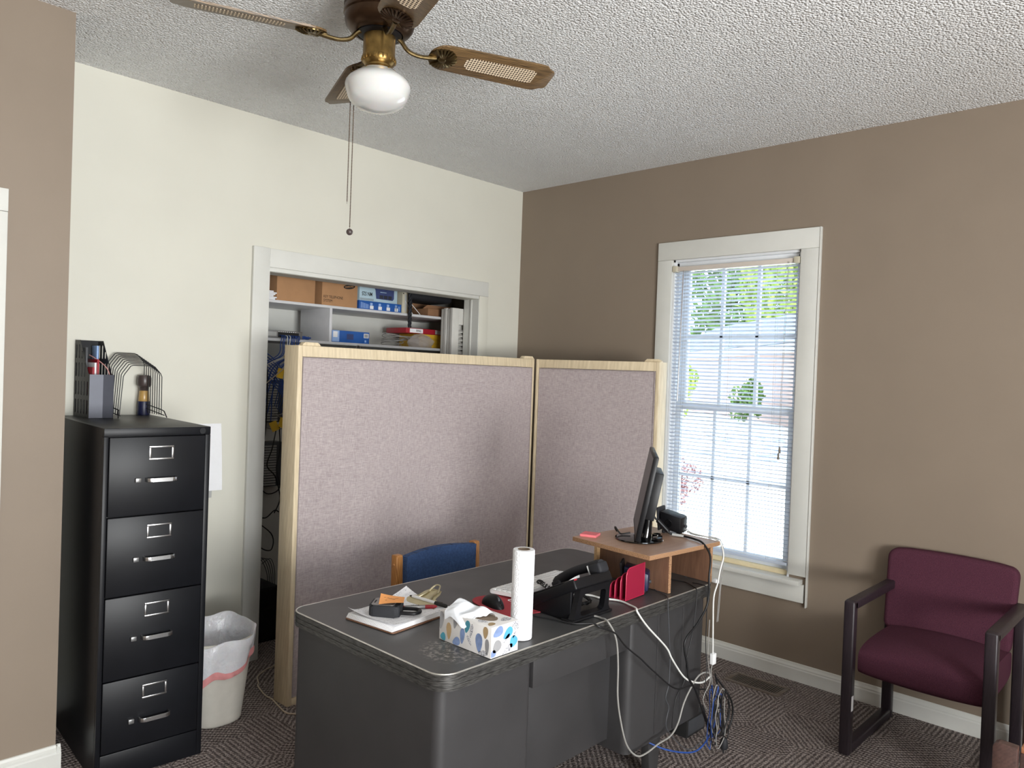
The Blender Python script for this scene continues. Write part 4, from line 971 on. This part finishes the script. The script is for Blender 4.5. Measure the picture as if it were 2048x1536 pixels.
# tissue box
tx = thing('tissue_box', 'patterned tissue box in blue, tan and white at the desk edge', 'tissue box', (-2.3825, -2.112, DT))
bx0, bx1, by0, by1, bh = -.0575, .0575, -.114, .112, .0905
mats = [plain('tissue carton white', (222, 220, 218), .5, var=.03), plain('print teal', (70, 138, 156), .5), plain('print periwinkle', (124, 144, 184), .5, var=.15, vs=60), plain('print tan', (176, 150, 112), .5, var=.1), plain('print sky blue', (84, 164, 212), .5), plain('print grey', (150, 150, 152), .5, var=.1), None]
def speck():
    t = NT('print speckle'); v = t.n('ShaderNodeTexVoronoi', {'Vector': t.co, 'Scale': 420.0}).outputs['Distance']
    t.base(t.ramp(v, [(.35, lin((40, 46, 66))), (.5, lin((214, 214, 218)))])); t.set(Roughness=.5); return t.m
mats[6] = speck()
q = MB().box(bx0, bx1, by0, by1, 0, bh, .001); rd = random.Random(21)
def leaf(mi, cu, cv, lu, lv, a, face):
    q.mi = mi; n = 16; pts = []
    for k in range(n):
        t = 2*PI*k/n; u = lu*math.cos(t)*(1-.25*math.cos(t)**2*0); v = lv*math.sin(t)*(1+.35*math.cos(t))
        pts.append((cu+u*math.cos(a)-v*math.sin(a), cv+u*math.sin(a)+v*math.cos(a)))
    if face == 'end': lo, hi, P = bx0, bx1, (lambda u, v: (u, by0-.0004, v))
    elif face == 'side': lo, hi, P = by0, by1, (lambda u, v: (bx0-.0004, -u, v))
    else: lo, hi, P = bx0, bx1, None
    if face == 'top': q.poly([(min(max(u, bx0+.001), bx1-.001), min(max(v, by0+.001), by1-.001), bh+.0004) for u, v in pts])
    else:
        l2, h2 = (lo, hi) if face == 'end' else (-by1, -by0)
        q.poly([P(min(max(u, l2+.001), h2-.001), min(max(v, .001), bh-.001)) for u, v in pts])
for a in ((2, -.03, .072, .022, .014, .4), (4, .012, .060, .022, .014, .6), (6, .044, .078, .016, .015, .2), (6, .006, .046, .018, .005, .7), (4, .036, .03, .018, .016, 1.0), (6, .012, .012, .024, .009, .5), (5, -.034, .03, .02, .016, .8), (6, .04, .05, .012, .004, .9), (2, -.05, .012, .014, .01, .3)): leaf(*a, 'end')
for a in ((5, -.105, .06, .028, .012, 1.5), (1, -.094, .012, .012, .012, .2), (3, -.068, .035, .026, .011, 1.6), (5, -.04, .07, .022, .009, 1.4), (2, -.034, .012, .018, .012, .5), (2, -.008, .035, .024, .010, 1.5), (1, .012, .068, .02, .010, 1.3), (6, .03, .06, .022, .006, 1.4), (6, .022, .03, .016, .005, 2.2), (2, .064, .034, .028, .014, 1.6), (3, .09, .07, .018, .010, 1.5), (5, .098, .03, .024, .008, 1.6), (6, .08, .008, .018, .008, .2)): leaf(*a, 'side')
for a in ((2, -.03, .085, .022, .010, .3), (5, .03, .09, .02, .010, 2.6), (6, .03, -.085, .02, .014, .2), (3, -.035, -.09, .016, .010, .4), (6, -.035, -.055, .016, .010, 1.9), (5, .04, .04, .022, .008, 1.5), (2, -.042, .035, .02, .007, 1.5)): leaf(*a, 'top')
q.build('carton', mats, tx, 30, False)
MB().prism([(.036*math.cos(2*PI*i/28), .075*math.sin(2*PI*i/28)) for i in range(28)], bh+.0005, bh+.0009).build('opening', 'core', tx, 0)
TG = [[(.03, .06, -.002), (.03, .03, -.002), (.028, .0, -.002), (.025, -.03, 0), (.022, -.055, -.001)],
      [(-.005, .075, .032), (.0, .045, .027), (.004, .015, .018), (.008, -.015, .024), (.014, -.045, .012)],
      [(-.035, .082, .018), (-.03, .05, .022), (-.028, .022, .007), (-.018, -.008, .015), (-.002, -.035, .003)],
      [(-.061, .085, .002), (-.057, .055, .010), (-.060, .03, .001), (-.045, .0, .007), (-.020, -.03, .003)],
      [(-.067, .078, -.022), (-.066, .052, -.008), (-.065, .022, -.022), (-.063, -.004, -.030), (-.038, -.022, .003)]]
cols_ = [catmull(row, 6) for row in TG]; rows_ = [catmull([c[k] for c in cols_], 6) for k in range(25)]
def tis(u, v): p = rows_[round(v*24)][round(u*24)]; return Vector((p.x, p.y, p.z+bh+.002+.0012*math.sin(23*u+9*v)*math.sin(17*v)))
MB().grid(tis, 24, 24, None, .0004).build('tissue', 'tissue', tx, 60)
# paper towel roll
pt = thing('paper_towel_roll', 'slim white paper towel roll standing upright beside the tissue box', 'paper towel', (-2.238, -2.158, DT))
MB().lathe([(.018, .001), (.0335, 0), (.0345, .004), (.0345, .274), (.0335, .278), (.0195, .278), (.0195, .20), (.018, .2)], 40, cap=False).build('towel_layers', 'towel', pt, 40)
MB().lathe([(.0192, .001), (.0194, .279), (.0182, .279), (.018, .001)], 32, cap=False).build('core', 'core', pt)
q = MB(); q.grid(lambda u, v: Vector((.0352*math.cos(R(200+60*u)), .0352*math.sin(R(200+60*u)), .002+.273*v)), 8, 4, None, .0005); q.build('loose_edge', 'towel', pt)
# mouse and pad
mp = thing('mouse_pad', 'round ended red mouse pad with white lettering under the mouse', 'mouse pad', (-2.022, -1.900, DT), R(-14))
MB().prism(rrect(-.105, .105, -.125, .125, .06, 8), 0, .003).build('pad', 'redpad', mp, 30)
text('O', .034, 'paper', mp, T((.028, .03, .0033)) @ RZ(-60), 'pad_lettering', .0002, True); text('S', .034, 'paper', mp, T((.022, .004, .0033)) @ RZ(-60), 'pad_lettering', .0002, True)
ms = thing('mouse', 'black wireless mouse on the red mouse pad', 'mouse', (-2.078, -1.878, DT+.0032), R(-16))
def msf(u, v):
    a = 2*PI*v; t = u; y = .058-.116*t; w = .031*(1-abs(2*t-1)**3.2)**.5*(.9+.14*math.cos(PI*t)); hh = .037*(math.sin(PI*min(1, .12+.80*t)))**.75*(1-abs(2*t-1)**5)**.5
    c, s_ = math.cos(a), math.sin(a); return Vector((w*abs(c)**.7*math.copysign(1, c), y, max(.0, hh*s_) if s_ > 0 else 0))
q = MB(); q.grid(msf, 28, 28); q.build('shell', 'blackplastic', ms, 60)
MB().cyl((-.003, -.028, .026), (.003, -.028, .026), .010, seg=16).build('scroll_wheel', 'dgrey', ms); MB().box(-.0045, .0045, -.05, -.008, .0245, .0285, .002, 2, RX(14) @ T((0, .002, .0))).build('wheel_groove', 'gloss', ms)
# keyboard
kb = thing('keyboard', 'white computer keyboard between the towel roll and the phone', 'keyboard', (-1.775, -1.812, DT), R(3))
kt = RX(-4)
MB(T((0, 0, .008)) @ kt).prism(rrect(-.205, .205, -.066, .066, .012), 0, .012, None, .003).build('body', 'white', kb)
for s in (-1, 1): MB().box(s*.17-.012, s*.17+.012, -.062, -.05, 0, .012, .002).build('foot', 'grey', kb); MB().box(s*.19-.008, s*.19+.008, .05, .06, 0, .006, .001).build('foot', 'grey', kb)
key = None; n = 0
for r_ in range(5):
    for c_ in range(17):
        if r_ == 4 and 3 < c_ < 9: continue
        if key is None: key = MB(T((0, 0, .008)) @ kt).box(-.0098, .0098, -.0098, .0098, .012, .0165, .0018).build('key', 'white', kb); kk = key
        else: kk = key.copy(); col.objects.link(kk)
        dx, dy = -.188+.0235*c_+.003*r_*0, .048-.024*r_
        kk.location = (dx, dy*math.cos(R(4)), -dy*math.sin(R(4)))
        n += 1
MB(T((0, 0, .008)) @ kt).box(-.105, .022, -.058, -.038, .012, .0165, .0018).build('space_bar', 'white', kb)
# desk phone
ph = thing('phone', 'black office desk phone on a tilted stand with coiled cord', 'phone', (-1.905, -2.165, DT))
fr_ = MB()
th = .022
outer = [(-.108, 0), (.108, 0), (.102, .012), (.09, .03), (.083, .09), (.080, .118), (-.088, .118), (-.090, .09), (-.097, .03), (-.104, .012)]
plate(fr_, outer, [rrect(-.070, .062, .020, .096, .016, 5)], th, T((0, .004, 0)) @ RX(97))
fr_.box(-.112, .112, -.024, .03, 0, .010, .004); fr_.build('stand_frame', 'blackplastic', ph, 40)
for x in (-.098,):
    st = MB().prism([(0, 0), (.20, 0), (.205, .012), (.015, .105), (0, .105)], x, x+.016, SP, .002); st.build('stand_side', 'blackplastic', ph)
SL = T((0, .002, .112)) @ RX(-27)
MB(SL).box(-.104, .104, -.028, .215, -.012, .026, .007, 3).build('body', 'blackplastic', ph)
MB(SL).box(-.102, .03, .02, .20, .026, .0275, .001).build('face', 'gloss', ph)
for r_ in range(4):
    for c_ in range(3): MB(SL).box(-.075+.026*c_, -.057+.026*c_, .10+.02*r_, .112+.02*r_, .0275, .030, .001).build('key', 'dgrey', ph)
MB(SL).box(-.08, .01, .03, .085, .0275, .029, .001).build('display', 'graphite', ph)
MB(SL).box(-.100, -.085, -.0285, -.0275, .02, .0245).build('red_strip', 'red', ph)
hs_ = MB(SL @ T((.068, 0, .026)))
hs_.tube([(0, -.030, .018), (0, -.01, .020), (0, .03, .028), (0, .09, .033), (0, .15, .028), (0, .185, .018), (0, .20, .014)], [.022, .024, .017, .0155, .017, .022, .018], 12, 4, flat=1.15)
hs_.box(-.027, .027, -.036, .016, -.004, .034, .009, 3).box(-.025, .025, .165, .208, -.002, .026, .008, 3)
h_ = hs_.build('handset', 'rubber', ph, 50); MB(SL @ T((.068, 0, .026))).box(-.0275, .0275, .0165, .0185, -.002, .034, .0005).build('handset_trim', 'grey', h_)
def coil(path, r, turns, wr):
    base = catmull(path, 40); n = len(base); pts = []
    for i, p in enumerate(base):
        d = (base[min(i+1, n-1)]-base[max(i-1, 0)]).normalized(); a = d.orthogonal().normalized(); b = d.cross(a); t = 2*PI*turns*i/(n-1)
        pts.append(p+a*r*math.cos(t)+b*r*math.sin(t))
    return MB().tube(pts, wr, 5)
coil([(.085, .215, .02), (.13, .22, .02), (.14, .14, .016), (.11, .075, .014), (.06, .07, .014), (.02, .09, .014)], .006, 52, .0018).build('coiled_cord', 'cblack', ph, 0)
coil([(.085, .235, .02), (.095, .30, .035), (.12, .33, .022), (.15, .30, .014)], .008, 16, .0018).build('coiled_cord', 'cblack', ph, 0)
# letter sorter, speakers, riser, monitor
ls_ = thing('letter_sorter', 'red mesh letter sorter with stepped dividers beside the monitor riser', 'letter sorter', (-1.598, -2.112, DT), R(3))
for i, (y, h) in enumerate(((-.036, .124), (-.012, .098), (.012, .078), (.034, .060))):
    pts = [(-.065, .002), (.065, .002), (.065, h), (-.045, h-.004), (-.058, h-.012), (-.065, h-.028)]
    d = MB().prism(pts, -.0006, .0006, T((0, y, 0)) @ RX(90)).build('divider', 'redmesh', ls_, 0)
    MB().tube([(x, y, z) for x, z in pts], .0019, 6, 0, True).build('rim', 'redsolid', d)
MB().box(-.065, .065, -.036, .034, .0005, .002).build('tray', 'redsolid', ls_)
rs = thing('monitor_riser', 'particle board riser with faded walnut top standing on the desk', 'monitor stand', (-1.305, -2.012, DT), R(-5))
RH = .162
tpb = MB().box(-.248, .218, -.2, .2, RH-.0175, RH-.0008, .0006).build('top_board', 'chip', rs)
MB().box(-.2478, .2178, -.1998, .1998, RH-.0008, RH).build('laminate', 'lamtop', tpb)
for (x, nm) in ((-.125, 'middle_panel'), (.152, 'right_panel')):
    pnl = MB().box(x, x+.016, -.198, .185, 0, RH-.0178, .0006).build(nm, 'lam', rs); MB().box(x, x+.016, -.1992, -.198, 0, RH-.0178).build('edge_band', 'chip', pnl)
MB().box(-.145, -.1255, .155, .17, 0, RH-.018).build('corner_cleat', 'ply', rs)
MB().box(-.108, .151, .168, .182, 0, RH-.02).build('back_board', 'ply', rs)
RT = DT+RH+.0003
mo = thing('monitor', 'black flat monitor seen edge on, on round glossy base', 'monitor', (-1.353, -1.995, RT), R(35.2))
MB().lathe([(.0, 0), (.092, 0), (.098, .003), (.097, .007), (.07, .011), (.03, .014), (.0, .015)], 56).build('base', 'gloss', mo, 40)
rb = MB(); rb.prism([(-.045, -.05), (.0, -.06), (.03, -.085), (.012, -.0965), (-.03, -.093), (-.06, -.075)], .006, .019, None, .003)
rb.lathe([(.014, .0), (.018, .0), (.018, .014), (.014, .014)], 20, None, (.03, -.072, .008), False); rb.build('base_ledge', 'gloss', mo)
for x in (-.018, -.006): MB(T((x, -.0975, .0045))).box(-.004, .004, -.0006, .0006, -.0016, .0016).build('base_badge', 'paper', mo)
MB().tube([(0, -.026, .012), (0, -.032, .05), (0, -.036, .10), (0, -.038, .125)], [.025, .0195, .0165, .0145], 20, 4).build('neck', 'gloss', mo, 60)
TM = T((0, .006, .055)) @ RX(13)
TM = T((0, .006, .034)) @ RX(10.5)
MB(TM).box(-.222, .222, -.004, .016, 0, .335, .004).build('panel_shell', 'blackplastic', mo)
MB(TM).box(-.21, .21, .0158, .0168, .022, .325).build('screen', plain('dark grey screen', (64, 62, 62), .35), mo)
MB(TM).prism([(-.125, .075), (.125, .075), (.11, .265), (-.11, .265)], .004, .045, RX(90), .004).build('rear_housing', 'blackplastic', mo)
tag(MB().box(-.034, .034, -.034, .034, 0, .010, .0008, 1, T((-1.463, -1.827, RT)) @ RZ(20)).build('sticky_pad', 'pink'), 'small pink sticky pad on the left corner of the riser', 'sticky note')
def speaker(label, loc, rz, tilt, mt='blackplastic'):
    o = thing('speaker', label, 'speaker', loc, R(rz), 'desk speakers')
    K = RX(tilt)
    MB().box(-.044, .044, -.045, .05, .006, .075, .006, 2, T((0, 0, .0)) @ Matrix(((1, 0, 0, 0), (0, 1, 0, 0), (0, .22, 1, .008), (0, 0, 0, 1)))).build('cabinet', mt, o)
    MB().prism([(-.047, .004), (.047, .004), (.047, .098), (.040, .102), (-.040, .102), (-.047, .098)], -.004, .004, T((0, .052, .006)) @ RX(84), .002).build('front_grille', 'rubber', o)
    for (x, z) in ((-.0445, .040), ): MB().cyl((-.0445, .01, .045), (-.047, .01, .045), .017, .015, 24).build('side_port', 'gloss', o)
    for x in (-.03, .03): MB().cyl((x, -.03, 0), (x, -.03, .012), .007, seg=12).build('rubber_foot', 'rubber', o); MB().cyl((x, .035, 0), (x, .035, .02), .007, seg=12).build('rubber_foot', 'rubber', o)
    MB().cyl((.02, -.045, .03), (.02, -.052, .03), .006, seg=14).build('volume_knob', 'dgrey', o)
    return o
speaker('black desk speaker on the riser in front of the window', (-1.112, -2.012, RT), 12, 0)
speaker('dark navy desk speaker under the riser behind the red sorter', (-1.488, -2.085, DT), 28, 0, 'navyglass')
# ------------------------------------------------------------------ cables in front of the desk
def cable(label, pts, r, mt, name='cable', group=None, sm=6):
    return tag(MB().tube([(x, y+.004, z) for x, y, z in pts], r, 8, sm).build(name, mt, None, 60), label, 'cable', group)
A=[(-1.80,-1.93,.7545),(-1.76,-1.97,.7545),(-1.713,-2.027,0.7545),(-1.708,-2.081,0.7545),(-1.682,-2.142,0.7545),(-1.697,-2.2,0.7545),(-1.714,-2.238,0.7555),(-1.730,-2.256,0.748),(-1.669,-2.26,0.685),(-1.538,-2.26,0.58),(-1.492,-2.26,0.524),(-1.406,-2.26,0.437),(-1.338,-2.262,0.397),(-1.256,-2.262,0.373),(-1.193,-2.262,0.382)]
C_=[(-1.926,-2.15,0.7545),(-1.897,-2.194,0.7545),(-1.897,-2.222,0.7545),(-1.902,-2.243,0.7555),(-1.905,-2.262,0.745),(-1.881,-2.264,0.713),(-1.86,-2.264,0.665),(-1.849,-2.264,0.585),(-1.845,-2.264,0.486),(-1.822,-2.264,0.394),(-1.779,-2.264,0.295),(-1.714,-2.264,0.234),(-1.653,-2.264,0.222),(-1.57,-2.264,0.23),(-1.488,-2.264,0.233),(-1.437,-2.264,0.266),(-1.398,-2.264,0.334),(-1.339,-2.266,0.39),(-1.287,-2.266,0.413),(-1.223,-2.266,0.405),(-1.193,-2.264,0.382)]
D_=[(-2.06,-1.98,0.7545),(-2.055,-2.06,0.7545),(-2.035,-2.12,0.7545),(-2.018,-2.19,0.7545),(-1.985,-2.222,0.7545),(-1.967,-2.241,0.7555),(-1.955,-2.262,0.745),(-1.88,-2.266,0.711),(-1.809,-2.266,0.648),(-1.716,-2.266,0.583),(-1.631,-2.266,0.518),(-1.473,-2.266,0.409),(-1.358,-2.27,0.389),(-1.306,-2.27,0.363),(-1.238,-2.266,0.34)]
cable('thick white cable draped from behind the phone down the desk front', A, .0036, 'cwhite')
cable('long grey cable looping from the phone nearly to the floor', C_, .0034, 'cgrey')
cable('black cable slanting across the desk front from the phone', D_, .0030, 'cblack')
E_=[(-1.245,-1.985,1.005),(-1.215,-2.01,.965),(-1.19,-2.045,.925),(-1.17,-2.09,.9195),(-1.185,-2.16,.9195),(-1.212,-2.215,.915),(-1.235,-2.262,.875),(-1.262,-2.275,.80),(-1.266,-2.275,0.694),(-1.331,-2.27,0.626),(-1.415,-2.266,0.572),(-1.387,-2.266,0.471),(-1.375,-2.266,0.423),(-1.326,-2.272,0.362),(-1.272,-2.272,0.273),(-1.22,-2.262,0.209),(-1.187,-2.262,0.156)]
e = cable('thick black monitor cable curving over the riser and down the desk', E_, .0042, 'cblack')
MB().cyl((-1.226, -2.001, .978), (-1.197, -2.034, .934), .010, seg=14).build('ferrite_bead', 'blackplastic', e)
MB().cyl((-1.188, -2.052, .9215), (-1.174, -2.098, .9205), .0058, seg=12).build('white_sleeve', 'grey', e)
F_=[(-1.28,-2.05,.7535),(-1.262,-2.127,0.7535),(-1.257,-2.169,0.7535),(-1.293,-2.223,0.7545),(-1.320,-2.256,0.745),(-1.34,-2.262,0.651),(-1.357,-2.262,0.579),(-1.382,-2.260,0.508),(-1.394,-2.260,0.418),(-1.444,-2.256,0.363),(-1.464,-2.256,0.292),(-1.466,-2.256,0.251)]
cable('thin black cable from under the riser straight down the desk front', F_, .0022, 'cblack')
G_=[(-1.42,-2.12,.7525),(-1.45,-2.15,0.7525),(-1.466,-2.187,0.7525),(-1.49,-2.225,0.7535),(-1.52,-2.25,0.748),(-1.521,-2.252,0.715),(-1.506,-2.256,0.575),(-1.495,-2.253,0.525),(-1.503,-2.257,0.434),(-1.52,-2.256,0.384),(-1.496,-2.256,0.34),(-1.509,-2.256,0.273),(-1.439,-2.26,0.196),(-1.346,-2.26,0.132),(-1.261,-2.26,0.127),(-1.215,-2.268,0.157),(-1.219,-2.268,0.201)]
cable('thin grey speaker wire down the desk front left of the riser leg', G_, .0017, 'dgrey')
H_=[(-1.075,-2.06,.92),(-1.08,-2.12,.916),(-1.095,-2.20,.916),(-1.105,-2.235,.905),(-1.125,-2.262,.86),(-1.16,-2.268,.81),(-1.180,-2.27,0.76),(-1.205,-2.268,0.703),(-1.197,-2.266,0.581),(-1.19,-2.266,0.474)]
h = cable('white extension cable hanging down the right desk corner', H_, .0034, 'cwhite')
MB().box(-.013, .013, -.009, .009, -.022, .022, .003, 2, T((-1.187, -2.262, .452))).build('white_connector', 'white', h)
MB().tube([(-1.187,-2.262,0.432),(-1.199,-2.262,0.409),(-1.193,-2.262,0.382),(-1.174,-2.262,0.3),(-1.152,-2.262,0.232)], .0024, 6, 5).build('lower_lead', 'cgrey', h)
cable('blue network cable trailing from the tangle under the desk corner', [(-1.198,-2.272,0.347),(-1.186,-2.274,0.293),(-1.159,-2.274,0.215),(-1.175,-2.27,0.158),(-1.24,-2.262,0.110),(-1.317,-2.25,0.106),(-1.429,-2.2,0.14),(-1.51,-2.12,.19)], .0034, 'cblue')
cable('black power cable in a wide loop right of the desk corner', [(-1.18,-2.278,0.377),(-1.127,-2.278,0.332),(-1.039,-2.276,0.247),(-1.011,-2.274,0.181),(-1.037,-2.272,0.125),(-1.109,-2.274,0.115),(-1.174,-2.276,0.15),(-1.241,-2.278,0.224),(-1.269,-2.272,0.287)], .0040, 'cblack')
k = cable('black cable ending in a dangling plug near the carpet', [(-1.198,-2.284,0.398),(-1.168,-2.284,0.329),(-1.131,-2.284,0.232),(-1.103,-2.284,0.146),(-1.098,-2.284,0.098)], .0034, 'cblack')
MB().lathe([(.006, .03), (.012, .022), (.017, .006), (.017, -.012), (.012, -.020), (.001, -.021)], 14, T((-1.096, -2.279, .078))).box(-.006, -.004, -.003, .003, -.035, -.02, 0, 1, T((-1.096, -2.279, .078))).build('plug', 'rubber', k)
cable('thin black cable close to the right edge of the desk front', [(-1.24,-2.19,.7535),(-1.24,-2.235,.7545),(-1.24,-2.255,0.74),(-1.242,-2.26,0.641),(-1.24,-2.26,0.52),(-1.252,-2.276,0.422),(-1.263,-2.276,0.355),(-1.239,-2.28,0.298)], .002, 'cblack')
cable('thin grey cable weaving near the white connector', [(-1.22,-2.262,0.616),(-1.23,-2.266,0.538),(-1.231,-2.268,0.457),(-1.229,-2.28,0.376),(-1.269,-2.28,0.337),(-1.279,-2.28,0.309),(-1.252,-2.282,0.272),(-1.214,-2.282,0.242)], .0018, 'cgrey')
rd = random.Random(9)
for i in range(9):
    cx, cz = -1.225+rd.uniform(-.02, .02), .235+rd.uniform(-.03, .03); ax, az = .018+rd.uniform(0, .028), .06+rd.uniform(0, .06); a0 = rd.uniform(0, 6); y0 = -2.288-.0075*i
    pts = [(cx+ax*math.cos(a0+2*PI*j/14)+rd.uniform(-.010, .010), y0+rd.uniform(-.003, .003), cz+az*math.sin(a0+2*PI*j/14)+rd.uniform(-.016, .016)) for j in range(14)]
    mt = ('cblue', 'cblack', 'cblack', 'cgrey', 'cblue', 'cblack', 'cgrey', 'cblack', 'cblack')[i]; nm = {'cblue': 'blue', 'cblack': 'black', 'cgrey': 'grey', 'cwhite': 'white'}[mt]
    cable(nm+' cable loop in the tangle hanging at the desk corner', catmull(pts+[pts[0]], 3)[:-1], .0019 if mt != 'cblack' else .0024, mt, 'cable_loop', nm+' loops in the cable tangle', 0)
cable('short black monitor lead behind the screen on the riser', [(-1.315,-1.86,.9185),(-1.335,-1.865,.935),(-1.36,-1.885,.945),(-1.378,-1.915,.932),(-1.385,-1.935,.928),(-1.36,-1.96,.934)], .0034, 'cblack')
for i in range(2):
    cable('thin grey speaker wire crossing the riser top toward its right corner', [(-1.098+.01*i,-2.062,.935),(-1.085,-2.085-.01*i,.916),(-1.09,-2.13,.915),(-1.08+.012*i,-2.175,.915),(-1.092+.01*i,-2.222,.912),(-1.11+.01*i,-2.25,.87),(-1.14+.01*i,-2.262,.79),(-1.17+.008*i,-2.274,.73),(-1.175+.01*i,-2.27,.60)], .0016, 'cgrey', 'speaker_wire', 'thin speaker wires on the riser')
wc = thing('corner_plug', 'small white adapter at the right front corner of the desk', 'adapter', (-1.150, -2.243, .757))
MB().box(-.011, .011, -.008, .012, -.0065, .008, .003).build('housing', 'white', wc); MB().cyl((0, -.007, 0), (0, -.012, 0), .004, seg=10).build('lead_boot', 'white', wc)
tag(MB().tube([(-1.80,-.10,.004),(-1.943,-0.163,0.004),(-2.009,-0.185,0.004),(-2.081,-0.242,0.004),(-2.113,-0.312,0.004),(-2.133,-0.343,0.004),(-2.159,-0.459,0.004),(-2.158,-0.524,0.004),(-2.172,-0.608,0.004),(-2.182,-0.69,0.004),(-2.159,-0.73,0.004),(-2.10,-0.80,0.004),(-1.98,-.92,.004)], .0035, 8, 6).build('cable', 'cbeige'), 'pale cord lying on the carpet around the foot of the divider', 'cable')
gb_ = thing('metal_box', 'small grey metal box on the carpet under the right desk end', 'box', (-.945, -2.02, 0))
MB().box(-.08, .08, -.045, .045, 0, .085, .003).build('body', 'gunmetal', gb_); MB().box(-.07, .07, -.0465, -.045, .01, .075, .001).build('cover', 'dgrey', gb_)
